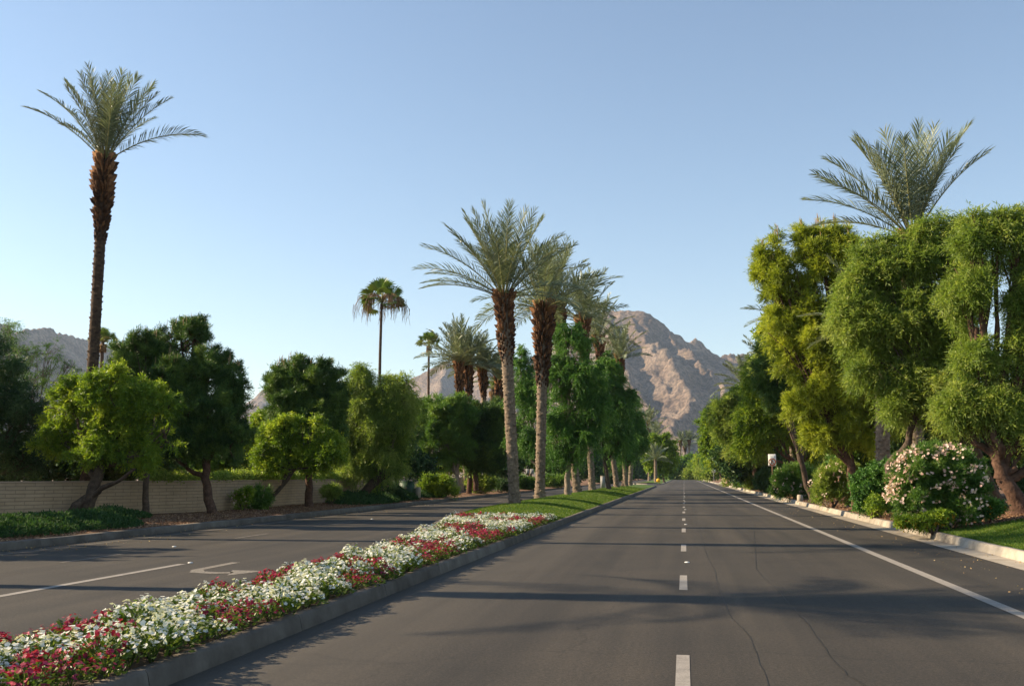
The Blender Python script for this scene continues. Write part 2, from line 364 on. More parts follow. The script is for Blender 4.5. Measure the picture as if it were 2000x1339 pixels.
def strip(name, yr, zf, mat, nx=14, inset=.165):
    ys = yr; V = []
    for y in ys:
        xl = medl(y) + inset; xr = MED_R - inset
        for k in range(nx): x = xl + (xr - xl) * k / (nx - 1); V.append((x, y, float(zf(x, y))))
    i = (np.arange(len(ys) - 1)[:, None] * nx + np.arange(nx - 1)[None]).reshape(-1)
    return obj(name, np_mesh(name, np.array(V), [np.stack([i, i + 1, i + nx + 1, i + nx], -1)], np.full(len(V), .5), True), mat)
struct(strip('flower_bed_soil', np.arange(-20, 33.01, 1.), lambda x, y: .13 + .03 * vnoise(np.array(x * 3.), np.array(y * 3.)), M['soil']))
struct(strip('median_lawn', np.concatenate([np.arange(32.0, 146.1, 1.)]), lambda x, y: mz(np.array(x), np.array(y)) + .03 * (y < 33), M['lawn'], 18))

def kerb(name, pts, inward, h=.15, w=.16, mat=None, seg=3.0, gutter=0, closed=False, batter=.03):
    """segments of kerb along pts; inward=+1: body to the right of travel direction"""
    P = np.array(pts, float); d = np.linalg.norm(np.diff(P, axis=0), axis=1); s = np.concatenate([[0], np.cumsum(d)])
    n = max(1, int(s[-1] / seg)); m = MB(); r = np.random.default_rng(5)
    def pt(t): return np.array([np.interp(t, s, P[:, 0]), np.interp(t, s, P[:, 1])])
    for k in range(n):
        jg = .003 if gutter else .006; a, b = s[-1] * k / n + jg, s[-1] * (k + 1) / n - jg
        sub = max(1, int((b - a) / .8)); ts = np.linspace(a, b, sub + 1); jit = r.normal(0, .004); ti = r.random()
        V = []
        for t in ts:
            p = pt(t); q = pt(min(t + .05, s[-1])) - pt(max(t - .05, 0)); q = q / np.linalg.norm(q)
            nrm = np.array([q[1], -q[0]]) * inward
            prof = [(0, -.05), (0, .005), (batter, h - .025 + jit), (batter + .02, h + jit), (w - .01, h + .004 + jit), (w, h - .02), (w, -.05)]
            for (u, z) in prof: V.append((p[0] + nrm[0] * u, p[1] + nrm[1] * u, z))
        kp = len(V) // len(ts); q = []
        for i in range(sub):
            for j in range(kp - 1): q.append((i * kp + j, i * kp + j + 1, (i + 1) * kp + j + 1, (i + 1) * kp + j))
        base = len(V); V += V[:kp] + V[(sub) * kp:(sub + 1) * kp]
        fan = [(base, base + j, base + j + 1) for j in range(1, kp - 1)] + [(base + kp, base + kp + j + 1, base + kp + j) for j in range(1, kp - 1)]
        m.add(V, q, fan, ti)
        if gutter:
            for i in range(sub):
                A = []
                for t in (ts[i], ts[i + 1]):
                    p = pt(t); qq = pt(min(t + .05, s[-1])) - pt(max(t - .05, 0)); qq = qq / np.linalg.norm(qq); nrm = np.array([qq[1], -qq[0]]) * inward
                    A += [(p[0] - nrm[0] * gutter, p[1] - nrm[1] * gutter, .006), (p[0] + nrm[0] * .02, p[1] + nrm[1] * .02, .012)]
                m.add(A, [(0, 2, 3, 1)], tint=ti)
    return struct(m.build(name, mat or M['concrete']))
mr = [(MED_R, y) for y in np.arange(-20, 147, 2.)]
ml = [(float(medl(y)), y) for y in np.arange(-20, 147, 2.)]
nose = [(MED_R - 2.62 + 2.62 * cos(a), 146 + 2.6 * sin(a)) for a in np.linspace(.15, pi - .15, 12)]
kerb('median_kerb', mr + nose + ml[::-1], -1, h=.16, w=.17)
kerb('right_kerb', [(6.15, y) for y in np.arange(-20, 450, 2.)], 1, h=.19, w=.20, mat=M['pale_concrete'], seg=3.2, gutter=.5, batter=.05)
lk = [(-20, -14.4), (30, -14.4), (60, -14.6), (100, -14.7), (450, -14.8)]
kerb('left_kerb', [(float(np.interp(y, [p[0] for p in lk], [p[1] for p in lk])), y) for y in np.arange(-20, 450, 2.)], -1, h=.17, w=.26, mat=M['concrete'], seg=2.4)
# nose of the median
nm = MB(); cx0 = MED_R - 2.62; V = [(cx0, 146.8, .2)] + [(cx0 + 2.45 * cos(a), 146 + 2.43 * sin(a), .15) for a in np.linspace(0, pi, 13)]
nm.add(V, None, [(0, i, i + 1) for i in range(1, 13)]); struct(nm.build('median_nose_paving', M['stone']))
# second island beyond the junction
isl = [(MED_R, y) for y in np.arange(186, 341, 4.)]; isll = [(-9.3, y) for y in np.arange(186, 341, 4.)]
n2 = [(-6.62 + 2.6 * cos(a), 186 - 2.6 * sin(a)) for a in np.linspace(pi - .1, .1, 12)]
kerb('far_island_kerb', isll[::-1] + n2 + isl, -1, h=.16, w=.2, mat=M['pale_concrete'])
struct(grid('far_island_lawn', np.linspace(-9.2, -4.1, 8), np.arange(184.5, 341, 4.), lambda X, Y: .14 + .2 * np.sin(pi * (X + 9.2) / 5.1), M['lawn']))
# driveway apron on the right far away
struct(grid('driveway', [5.6, 6.1, 6.5, 16], [150, 160, 176, 186], lambda X, Y: .21 + .28 * (X > 6.4) + .06 * (X > 10), M['pale_concrete'], False))

# road markings: sheets 4 mm above the asphalt
def sheet(name, polys, mat, z=.004, joined=False):
    m = MB()
    for p in polys:
        p = [(x, y, z) for x, y in p]
        if len(p) == 4: m.add(p, [(0, 1, 2, 3)])
        else: m.add(p, None, [(0, i, i + 1) for i in range(1, len(p) - 1)])
    return struct(m.build(name, mat))
def rect(x, w, y0, y1, j=0): return [(x - w / 2, y0), (x + w / 2, y0), (x + w / 2 - j, y1), (x - w / 2 + j, y1)]
sheet('lane_dashes', [rect(-.045, .115, 9.35 - 2.1 + 7.3 * k, 9.35 + 7.3 * k) for k in range(-2, 50)], M['paint'])
sheet('edge_line', [rect(3.82, .17, y, y + 6) for y in range(-20, 330, 6)], M['paint'])
sheet('left_edge_line', [rect(-13.75, .10, y, y + 6) for y in range(-20, 330, 6)], M['paint_faint'])
sheet('left_lane_dashes', [rect(-11.42, .10, 17.1 - 7.3 * 4 + 7.3 * k, 19.2 - 7.3 * 4 + 7.3 * k) for k in range(0, 50)], M['paint_faint'])
sheet('turn_pocket_line', [rect(-9.05, .15, y, y + 3.1) for y in (-20 + 3.1 * k for k in range(12))][:12], M['paint'])
ar = [[(-8.33, 17.7), (-8.15, 17.7), (-8.15, 16.25), (-8.33, 16.15)], [(-8.33, 16.15), (-8.15, 16.25), (-7.98, 15.95), (-8.15, 15.75)],
      [(-8.15, 15.75), (-7.98, 15.95), (-7.7, 15.86), (-7.72, 15.6)], [(-7.72, 15.6), (-7.7, 15.86), (-7.45, 15.95), (-7.4, 15.72)],
      [(-7.62, 16.25), (-7.02, 16.2), (-7.30, 15.38)]]
sheet('turn_arrow', ar, M['paint_worn'])
sheet('stop_bar', [rect(-1.9, 3.2, 148.0, 148.5), rect(-5.2, 6.5, 181, 181.4)], M['paint'])
# tar-sealed cracks and a paving seam
def crackline(pts, w, seed):
    g = np.random.default_rng(seed); P = np.array(pts, float); out = []
    s = np.linspace(0, 1, 40); X = np.interp(s, np.linspace(0, 1, len(P)), P[:, 0]) + np.cumsum(g.normal(0, .012, 40)); Yv = np.interp(s, np.linspace(0, 1, len(P)), P[:, 1])
    W = w * (.5 + g.random(40))
    for i in range(39):
        out.append([(X[i] - W[i], Yv[i]), (X[i] + W[i], Yv[i]), (X[i + 1] + W[i + 1], Yv[i + 1]), (X[i + 1] - W[i + 1], Yv[i + 1])])
    return out
def onroad(px, py):
    d = _ray(px, py); t = -H / d[2]; return (d[0] * t, d[1] * t)
ck = crackline([onroad(1500, 1339), onroad(1462, 1245), onroad(1420, 1200), onroad(1392, 1110), onroad(1368, 1040), onroad(1350, 985)], .0028, 1)
ck += crackline([onroad(1690, 1339), onroad(1627, 1290), onroad(1580, 1220), onroad(1548, 1185), onroad(1478, 1110), onroad(1470, 1020)], .004, 2)
sheet('road_crack', ck, M['tar'], .0035)

# ------------------------------------------------------------------ mountains
def mountain(name, ridges, x0, x1, y0, y1, step, slope, amp, seed, base=-5):
    xs = np.arange(x0, x1, step); ysm = np.arange(y0, y1, step); X, Y = np.meshgrid(xs, ysm)
    wx = X + 110 * (fbm(X / 420 + seed, Y / 420, 3) - .45) + 34 * (fbm(X / 110 + seed, Y / 110 + 9, 3) - .45)
    wy = Y + 110 * (fbm(X / 420 + 50 + seed, Y / 420 + 7, 3) - .45)
    Z = np.full(X.shape, float(base))
    for rd in ridges:
        pts = [at(px, py, Yd) for px, py, Yd in rd]
        for a, b in zip(pts[:-1], pts[1:]):
            ax, ay, az = a; bx, by, bz = b
            L2 = (bx - ax) ** 2 + (by - ay) ** 2 + 1e-6
            t = np.clip(((wx - ax) * (bx - ax) + (wy - ay) * (by - ay)) / L2, 0, 1)
            dd = np.hypot(wx - ax - t * (bx - ax), wy - ay - t * (by - ay))
            Z = np.maximum(Z, az + t * (bz - az) - slope * dd - 16 * (1 - np.exp(-dd / 40)))
    rn = 1 - np.abs(2 * fbm(X / 210 + 3 + seed, Y / 330, 5) - .95)
    rn2 = 1 - np.abs(2 * fbm(X / 62 + 13, Y / 80 + seed, 4) - .95)
    k = sst(0, 120, Z) * (1 - .8 * sst(.80, 1.0, Z / Z.max()))
    Z = Z + k * (amp * (rn - .85) * 2.0 + amp * .42 * (rn2 - .85) * 2) 
    rn3 = 1 - np.abs(2 * fbm(X / 26 + 5, Y / 30 + 2, 3) - .9)
    Z = Z + k * (rn3 - .8) * 11
    Z = np.maximum(Z, base)
    V = np.stack([X, Y, Z], -1).reshape(-1, 3); nx = len(xs)
    i = (np.arange(len(ysm) - 1)[:, None] * nx + np.arange(nx - 1)[None]).reshape(-1)
    return struct(obj(name, np_mesh(name, V, [np.stack([i, i + 1, i + nx + 1, i + nx], -1)], None, False), M['rock']))
mountain('mountain', [
    [(980, 800, 3700), (1040, 745, 3600), (1100, 690, 3500), (1160, 622, 3400), (1190, 605, 3350), (1215, 603, 3300), (1250, 610, 3300), (1290, 630, 3350), (1340, 660, 3400), (1385, 682, 3450), (1440, 695, 3500), (1500, 715, 3500), (1600, 750, 3500), (1750, 800, 3500)],
    [(1185, 607, 3340), (1200, 650, 3050), (1225, 720, 2800), (1262, 790, 2600), (1250, 860, 2350)],
    [(1290, 632, 3340), (1330, 665, 3150), (1370, 720, 2950), (1425, 770, 2750)],
    [(1225, 610, 3300), (1272, 668, 3000), (1318, 715, 2750), (1338, 768, 2500), (1300, 815, 2350), (1318, 850, 2250), (1335, 880, 2180)],
    [(1338, 768, 2500), (1395, 790, 2450), (1430, 830, 2400)],
    [(1100, 700, 3450), (1120, 780, 3000), (1150, 850, 2600)],
    [(1385, 682, 3450), (1450, 770, 2950)]], -1400, 800, 1950, 4300, 6.5, .66, 58, 0)
mountain('far_mountain', [
    [(380, 830, 4600), (440, 800, 4600), (480, 776, 4600), (505, 763, 4600), (560, 775, 4600), (640, 800, 4500), (720, 800, 4400), (770, 775, 4300), (810, 742, 4300), (848, 718, 4300), (872, 706, 4300), (905, 722, 4300), (950, 711, 4300), (985, 722, 4300), (1040, 732, 4300), (1100, 770, 4300)],
    [(872, 707, 4300), (850, 780, 3800), (820, 840, 3500)], [(950, 712, 4300), (965, 780, 3800), (930, 850, 3500)], [(905, 722, 4300), (900, 800, 3800)],
    [(810, 745, 4300), (780, 830, 3800)]], -3000, 0, 3300, 5200, 12, .64, 40, 5)
mountain('left_mountain', [
    [(-300, 560, 1900), (-100, 590, 2050), (0, 622, 2300), (34, 645, 2450), (60, 634, 2600), (90, 634, 2750), (120, 645, 2950), (165, 657, 3200), (215, 668, 3450), (290, 715, 3700), (370, 770, 3900), (430, 820, 4000)],
    [(0, 622, 2300), (60, 740, 2250)], [(90, 634, 2750), (140, 740, 2700)], [(165, 657, 3200), (210, 760, 3100)]], -3300, -800, 1500, 4300, 11, 1.05, 24, 9)

# ------------------------------------------------------------------ foliage
KIND = dict(
    #        twigs leaves s    L     W    out  up   rnd  al  be  droop
    pine=(5, 13, .26, .15, .022, .55, .65, .55, .75, .75, .0),
    pine_gold=(5, 13, .34, .17, .022, .6, .25, .7, .85, .55, .10),
    bright=(5, 9, .34, .12, .040, .5, .35, .8, .6, .8, .10),
    willow=(5, 12, .50, .15, .026, .5, -.10, .8, .75, .6, .22),
    weep=(5, 12, .55, .14, .026, .45, -.5, .6, .75, .6, .30),
    broad=(5, 9, .30, .12, .060, .5, .2, .9, .5, .85, .06),
    jac=(4, 22, .46, .085, .032, .7, .15, .7, .45, .9, .26),
    olean=(6, 11, .30, .15, .026, .4, .75, .6, .7, .7, .0),
    fine=(6, 12, .38, .06, .020, .6, .15, .9, .5, .85, .12),
    low=(4, 8, .16, .07, .030, .3, .7, .8, .5, .8, .0))
def crown_mesh(lobes, kind, ncl, seed, ls=1.0, dens=1.0, shell=.5, bump=.22):
    """lobes: list of (centre, (rx,ry,rz)); leaf sprays spread through the outer volume of the lobes"""
    g = np.random.default_rng(seed); tw, nl, s, L, W, ao, au, ar_, al, be, dr = KIND[kind]
    s *= ls; L *= ls; W *= ls
    C = np.array([c for c, r in lobes], float); Rr = np.array([r for c, r in lobes], float)
    ph = g.random((3, 3)) * 6
    full = kind == 'pine'; nb = 22 if full else 13; nc = len(C)
    # boughs: leafy branches reaching from inside each lobe to beyond its surface, so the outline is ragged and the crown has gaps
    bu = unit(g.normal(size=(nc * nb, 3)) + [0, 0, .30 if au > 0 else .12]); bk = np.repeat(np.arange(nc), nb)
    reach = (.86 + .30 * g.random(nc * nb)) if full else (.72 + .48 * g.random(nc * nb)); drp = .34 if au <= 0 else (.0 if au > .5 else .08)
    blt = np.clip(g.normal(size=nc * nb) * .20, -.36, .36)
    w = (Rr[:, 0] * Rr[:, 2]); w = w / w.sum(); nB = int(ncl * 2 * .8)
    jb = g.choice(nc, nB, p=w) * nb + g.integers(0, nb, nB); t = .28 + .72 * g.random(nB) ** .75
    wd = (.30 - .24 * sst(.3, 1.0, t))[:, None] * Rr[bk[jb]].min(1)[:, None]
    P1 = C[bk[jb]] + bu[jb] * Rr[bk[jb]] * (t * reach[jb])[:, None] + g.normal(size=(nB, 3)) * wd * .62
    P1[:, 2] -= drp * (t ** 2) * Rr[bk[jb], 2] * .6
    nS = ncl * 2 - nB; k2 = g.choice(nc, nS, p=w); u2 = unit(g.normal(size=(nS, 3)))
    P2 = C[k2] + u2 * Rr[k2] * (.80 * g.random(nS) ** .4)[:, None]
    P = np.concatenate([P1, P2]); k = np.concatenate([bk[jb], k2]); u = np.concatenate([bu[jb], u2]); lt = np.concatenate([blt[jb], np.zeros(nS)])
    o_ = g.permutation(len(P)); P = P[o_]; k = k[o_]; u = u[o_]; lt = lt[o_]
    B0 = C[bk] + bu * Rr[bk] * .05; B1 = C[bk] + bu * Rr[bk] * (reach * .93)[:, None]; B1[:, 2] -= drp * Rr[bk, 2] * .55
    # drop what sits deep inside another lobe
    q = ((P[:, None, :] - C[None]) / Rr[None]); dn = np.linalg.norm(q, axis=2)
    dn[np.arange(len(P)), k] = 9
    keep = dn.min(1) > .45
    # clumping: thin out by a 3-D pattern so gaps open up
    pat = np.sin(P[:, 0] * 2.1 / ls + ph[1, 0]) + np.sin(P[:, 1] * 2.3 / ls + ph[1, 1]) + np.sin(P[:, 2] * 2.7 / ls + ph[1, 2])
    keep &= (pat + g.normal(0, .8, len(P)) > -1.6)
    k = k[keep][:ncl]; lt = lt[keep][:ncl]; P = P[keep][:ncl]; u = u[keep][:ncl]; n = len(P)
    ct = np.clip(.50 + lt + .13 * g.normal(size=n), 0, 1)
    T = unit(ao * u[:, None, :] + np.array([0, 0, au]) + ar_ * g.normal(size=(n, tw, 3)))
    tau = (np.arange(nl) + .5) / nl
    tl = s * (.6 + .7 * g.random((n, tw, 1)))
    Q = P[:, None, None, :] + T[:, :, None, :] * (tau * tl)[..., None] + np.array([0, 0, -1.]) * (dr * tau ** 2 * tl / max(s, .01) * ls)[..., None]
    S = unit(np.cross(T, g.normal(size=T.shape)))
    sg = np.where(np.arange(nl) % 2 == 0, 1., -1.)
    D = T[:, :, None, :] * al + S[:, :, None, :] * (sg * be)[None, None, :, None] + .35 * g.normal(size=Q.shape) + np.array([0, 0, -dr * .9])
    D = unit(D).reshape(-1, 3); Q = Q.reshape(-1, 3); N = len(Q)
    tint = np.clip(np.repeat(ct, tw * nl) + .13 * g.normal(size=N), 0, .88)
    m = MB(); m.leaves(Q, D, L * (.65 + .7 * g.random(N)), W * (.7 + .6 * g.random(N)), tint, g, .06)
    m.boughs = (B0, B1)
    return m
def bez(a, b, bend, n=8):
    a = np.array(a, float); b = np.array(b, float); t = np.linspace(0, 1, n)[:, None]
    return a + (b - a) * t + np.array(bend) * (4 * t * (1 - t))
def wob(P, amp, g):
    P = np.array(P, float); n = len(P); w = g.normal(size=(n, 3)) * amp; w[0] = 0; w[-1] *= .3; return P + w
def limbs(m, base, fork, r0, lobes, g, spread=1.0, sub=3, fork_frac=.3, seg=8):
    base = np.array(base, float); fork = np.array(fork, float)
    P = wob(bez(base - [0, 0, .25], fork, (g.normal() * .08, g.normal() * .08, 0), 9), r0 * .10, g)
    rad = np.linspace(.85, .6, 9) * r0; rad[0] *= 1.35; rad[1] *= 1.12
    m.tube(P, rad, 10, .5, .14, False, int(g.integers(1e6)))
    for c, r in lobes:
        c = np.array(c, float); a = P[-1 if g.random() > fork_frac else -3]
        rr = r0 * (.34 + .18 * g.random())
        Q = wob(bez(a, c, (g.normal() * .15, g.normal() * .15, -.12 * abs(c[0] - a[0])), 8), rr * .5, g)
        m.tube(Q, np.linspace(rr, rr * .3, 8), 7, .5, .1, True, int(g.integers(1e6)))
        for k in range(sub):
            e = c + unit(g.normal(size=3) + [0, 0, .5]) * np.array(r) * .8
            j = int(g.integers(3, 7)); S = wob(bez(Q[j], e, g.normal(size=3) * .08, 6), rr * .3, g)
            m.tube(S, np.linspace(rr * .38, .012, 6), 5, .5, 0, True)
def plobes(Lp, Y, g=None, dep=.95):
    out = []
    for t in Lp:
        px, py, rx, ry = t[:4]; yy = Y + (t[4] if len(t) > 4 else 0)
        c = at(px, py, yy); k = yy / F
        out.append((c, (rx * k, min(rx, ry) * k * dep * 1.05, ry * k)))
    return out
TREES = []
def tree(name, label, kind, mat, barkm, basepx, Y, fork_px, Lp, r0, ncl, seed, ls=1.0, group=None, extra=None, cat='tree', shell=.5, sub=3, candles=0, zb=None, trunks=None, bump=.22):
    g = np.random.default_rng(seed); bx = gx(basepx, Y)
    z = float(gz(bx, Y)) if zb is None else zb
    root = empty(name, (bx, Y, z), label, cat, group)
    off = np.array([bx, Y, z])
    lobes = [(c - off, r) for c, r in plobes(Lp, Y)]
    fork = at(fork_px[0], fork_px[1], Y) - off
    m = MB(); limbs(m, (0, 0, 0), fork, r0, lobes, g, sub=sub)
    for tb in (trunks or []):                                   # further stems: [(px,py),...], radius
        pts = [at(p[0], p[1], Y + (p[2] if len(p) > 2 else 0)) - off for p in tb[0]]
        pp = np.array(pts); t = np.linspace(0, 1, 14); s_ = np.linspace(0, 1, len(pp))
        Q = np.stack([np.interp(t, s_, pp[:, i]) for i in range(3)], 1)
        Q = wob(Q, tb[1] * .15, g); m.tube(Q, np.linspace(tb[1], tb[1] * tb[2], 14), 9, .5, .14, True, seed)
    cm = crown_mesh(lobes, kind, ncl, seed + 1, ls, shell=shell, bump=bump)
    if Y < 130:
        b0, b1 = cm.boughs; rb = min(.045, r0 * .16)
        for q_ in range(0, len(b0), 2):
            m.tube(wob(bez(b0[q_], b1[q_], g.normal(size=3) * .08, 5), .02, g), np.linspace(rb, rb * .25, 5), 4, .5, 0, False)
    m.build('trunk', M[barkm], root, True)
    if candles:
        km = cm; C = np.array([c for c, r in lobes]); Rr = np.array([r for c, r in lobes])
        k = g.integers(0, len(C), candles * 3); a = g.random(len(k)) * 2 * pi; q = g.random(len(k)) ** .5 * .8
        X = C[k, 0] + np.cos(a) * q * Rr[k, 0]; Yv = C[k, 1] + np.sin(a) * q * Rr[k, 1]; Z = C[k, 2] + Rr[k, 2] * np.sqrt(np.clip(1 - q * q, 0, 1)) * .98
        d = ((np.stack([X, Yv, Z], 1)[:, None] - C[None]) / Rr[None]); dn = np.linalg.norm(d, axis=2); ok = (dn.min(1) > .93) & (Z > np.percentile(Z, 50))
        P = np.stack([X, Yv, Z], 1)[ok][:candles]
        for p in P:
            h = (.14 + .26 * g.random()) * ls; w = .015 * ls
            km.tube([p, p + [g.normal() * .02, g.normal() * .02, h * .6], p + [g.normal() * .03, 0, h]], [w, w * .8, w * .25], 4, 1.0)
    cm.build('crown', M[mat], root)
    TREES.append(root)
    return root
def copy_thing(o, loc, label, rz=0, sc=1.0, group=None):
    c = o.copy(); COL.objects.link(c); c.location = [float(v) for v in loc]; c.rotation_euler = (0, 0, rz); c.scale = (sc, sc, sc)
    c['label'] = label
    if group: c['group'] = group
    for ch in list(o.children):
        d = ch.copy(); COL.objects.link(d); d.parent = c
    return c

LG = 'trees along the left wall'
# --- left side, from the left edge of the photograph
tree('feathery_tree', 'dark feathery tree overhanging the block wall at the far left edge', 'fine', 'dark', 'bark', -30, 31.5, (-30, 900),
     [(-30, 760, 80, 75), (10, 850, 75, 75), (60, 800, 45, 55), (40, 900, 60, 40), (-60, 880, 80, 70), (-20, 690, 60, 45)], .22, 1500, 11, 1.15, LG)
t = tree('wispy_tree', 'thin wispy tree with sparse pale twigs against the left mountain', 'fine', 'midgreen', 'bark_pale', 20, 36, (20, 880),
     [(40, 690, 45, 30), (95, 690, 40, 25), (70, 740, 50, 35), (20, 650, 25, 30), (130, 720, 25, 30)], .10, 170, 12, 1.0, LG, shell=.95, sub=8, bump=.4)
tree('gnarled_tree', 'bright yellow green tree with gnarled twin trunks before the block wall', 'bright', 'bright', 'bark', 168, 29.6, (196, 905),
     [(140, 790, 60, 55, 0), (215, 758, 68, 52, -.6), (300, 790, 50, 50, 0), (220, 840, 85, 48, 0), (120, 850, 55, 50, .5), (325, 860, 32, 42, .4), (180, 880, 60, 30, -.5), (270, 880, 50, 35, 0)], .26, 1400, 13, .95, LG,
     trunks=[([(132, 1012, -.5), (150, 985, -.4), (182, 965, -.2), (200, 910), (215, 840)], .19, .35), ([(180, 968, -.3), (205, 950, -.4), (235, 938, -.6), (262, 915, -.8)], .10, .4), ([(196, 905), (205, 830), (208, 760)], .09, .2)])
tree('pine_tree', 'dark pine with a straight slim trunk, left of the big pine', 'pine', 'pine', 'bark', 288, 31.5, (285, 900),
     [(262, 715, 52, 58, 1.5), (300, 790, 55, 70, 1.5), (310, 865, 60, 40, .8), (240, 800, 50, 60, 1.5), (285, 680, 34, 34, 1.5), (330, 740, 40, 50, 1.2)], .14, 1600, 14, .95, LG, candles=26)
tree('pine_tree', 'largest dark pine before the wall, forked trunk, crown reaching above the mountain line', 'pine', 'pine', 'bark_red', 424, 33.2, (404, 905),
     [(355, 685, 55, 58, .8), (402, 745, 62, 70, .5), (430, 815, 60, 70, 0), (350, 800, 68, 80, .8), (395, 870, 85, 42, 0), (300, 700, 40, 48, 1.4), (452, 760, 30, 60, .2), (378, 660, 36, 36, .6), (455, 860, 34, 50, 0), (330, 870, 50, 40, .8)], .21, 3600, 15, .95, LG, candles=40, cat='tree')
tree('pine_tree', 'pine with a flat top and an upright reddish trunk right of the pale oleander', 'pine', 'pine', 'bark_red', 607, 41.5, (605, 905),
     [(575, 740, 50, 42), (625, 750, 45, 50), (570, 810, 55, 60), (635, 830, 48, 75), (600, 880, 70, 35), (545, 770, 34, 52), (600, 770, 50, 50), (655, 790, 24, 50)], .22, 2500, 16, 1.1, LG, candles=30)
tree('leaning_tree', 'small yellow green tree with a low leaning trunk crossing the block wall', 'bright', 'bright', 'bark', 503, 39.2, (575, 915),
     [(545, 850, 42, 42, 0), (610, 848, 48, 38, 0), (560, 895, 55, 28, 0), (650, 885, 30, 35, 0), (610, 890, 40, 30, 0), (515, 890, 26, 30, 0)], .12, 1050, 17, 1.05, LG,
     trunks=[([(512, 985), (535, 965, 0), (552, 948, 0), (556, 930), (580, 912)], .085, .6)])
tree('weeping_tree', 'large drooping green tree on two thick leaning trunks by the wall corner', 'weep', 'willow', 'bark', 685, 49.5, (757, 920),
     [(700, 745, 45, 40), (758, 765, 42, 45), (715, 820, 65, 65), (775, 820, 38, 65), (735, 885, 60, 40), (690, 880, 35, 45), (790, 780, 28, 55), (680, 800, 40, 60), (750, 850, 50, 60)], .30, 2900, 18, 1.1, LG,
     trunks=[([(700, 975), (730, 940), (775, 915)], .22, .7)])
tree('pine_tree', 'small dark tree with a thin crooked trunk right of the drooping tree', 'pine', 'pine', 'bark', 777, 57, (772, 915),
     [(795, 870, 26, 45), (775, 900, 35, 28), (750, 880, 30, 40)], .12, 500, 19, 1.4, LG)
tree('round_pine', 'rounded mid green pine on slim trunks left of the date palm group', 'pine', 'midgreen', 'bark_pale', 897, 72, (893, 915),
     [(868, 815, 50, 46), (838, 862, 34, 48), (885, 865, 42, 50), (905, 812, 32, 38), (860, 905, 40, 22), (865, 850, 40, 50), (830, 820, 26, 34)], .20, 1900, 20, 1.75, LG)
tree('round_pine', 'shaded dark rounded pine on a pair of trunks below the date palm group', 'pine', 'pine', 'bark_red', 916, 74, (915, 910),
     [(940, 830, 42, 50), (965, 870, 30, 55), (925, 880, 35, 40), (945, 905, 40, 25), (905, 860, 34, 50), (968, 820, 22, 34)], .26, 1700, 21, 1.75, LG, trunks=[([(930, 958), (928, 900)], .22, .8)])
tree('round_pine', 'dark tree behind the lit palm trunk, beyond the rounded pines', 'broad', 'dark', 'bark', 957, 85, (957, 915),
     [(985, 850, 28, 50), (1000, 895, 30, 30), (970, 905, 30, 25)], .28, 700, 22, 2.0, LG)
tree('street_tree', 'green tree showing between the two nearest median palm trunks', 'broad', 'midgreen', 'bark', 1035, 105, (1035, 915),
     [(1030, 880, 34, 35), (1060, 885, 30, 30), (1005, 900, 25, 22)], .28, 700, 23, 2.3, LG)
# trees just outside the left edge whose shade falls on the verge and road
def side_tree(label, x, y, h, rr, mat, seed, group):
    g = np.random.default_rng(seed); root = empty('garden_tree', (x, y, .25), label, 'tree', group)
    lobes = [((g.normal() * rr * .45, g.normal() * rr * .45, h - rr * (.9 + .9 * g.random())), (rr * .62, rr * .62, rr * .6)) for _ in range(7)]
    m = MB(); limbs(m, (0, 0, 0), (0, 0, h * .35), .2, lobes, g); m.build('trunk', M['bark'], root, True)
    crown_mesh(lobes, 'broad', 700, seed, 1.3, shell=.8).build('crown', M[mat], root)
SGR = 'garden trees beyond the left edge'
side_tree('green garden tree nearest beyond the left edge of the view', -22.5, 19.0, 6.0, 2.6, 'midgreen', 901, SGR)
side_tree('green garden tree second beyond the left edge of the view', -24.0, 25.6, 7.0, 2.8, 'dark', 902, SGR)
side_tree('dark garden tree behind the feathery tree at the left edge', -26.5, 30.5, 7.2, 2.7, 'dark', 903, SGR)
# background greenery behind the wall
BG = 'trees behind the left wall'
tree('garden_tree', 'light green garden tree behind the wall between the two big pines', 'broad', 'bright', 'bark', 497, 47, (497, 905),
     [(500, 880, 35, 38), (512, 830, 22, 30), (470, 905, 35, 20)], .12, 480, 31, 1.3, BG)
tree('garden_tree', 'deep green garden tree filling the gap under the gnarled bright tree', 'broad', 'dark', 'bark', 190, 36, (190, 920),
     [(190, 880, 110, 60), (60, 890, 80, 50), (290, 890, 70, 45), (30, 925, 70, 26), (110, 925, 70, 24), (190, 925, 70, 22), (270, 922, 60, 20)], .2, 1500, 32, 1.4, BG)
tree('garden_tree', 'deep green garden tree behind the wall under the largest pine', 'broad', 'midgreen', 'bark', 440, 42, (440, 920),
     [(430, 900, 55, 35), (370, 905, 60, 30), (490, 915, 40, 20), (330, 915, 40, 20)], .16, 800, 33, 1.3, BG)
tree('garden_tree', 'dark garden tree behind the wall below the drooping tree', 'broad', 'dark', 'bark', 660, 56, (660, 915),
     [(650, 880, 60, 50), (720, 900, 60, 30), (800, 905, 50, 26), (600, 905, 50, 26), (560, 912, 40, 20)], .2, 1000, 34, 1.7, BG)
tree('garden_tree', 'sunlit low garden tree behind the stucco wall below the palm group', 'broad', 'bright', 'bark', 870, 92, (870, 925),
     [(830, 915, 40, 14), (900, 912, 45, 16), (985, 915, 25, 15)], .12, 480, 35, 1.9, BG)

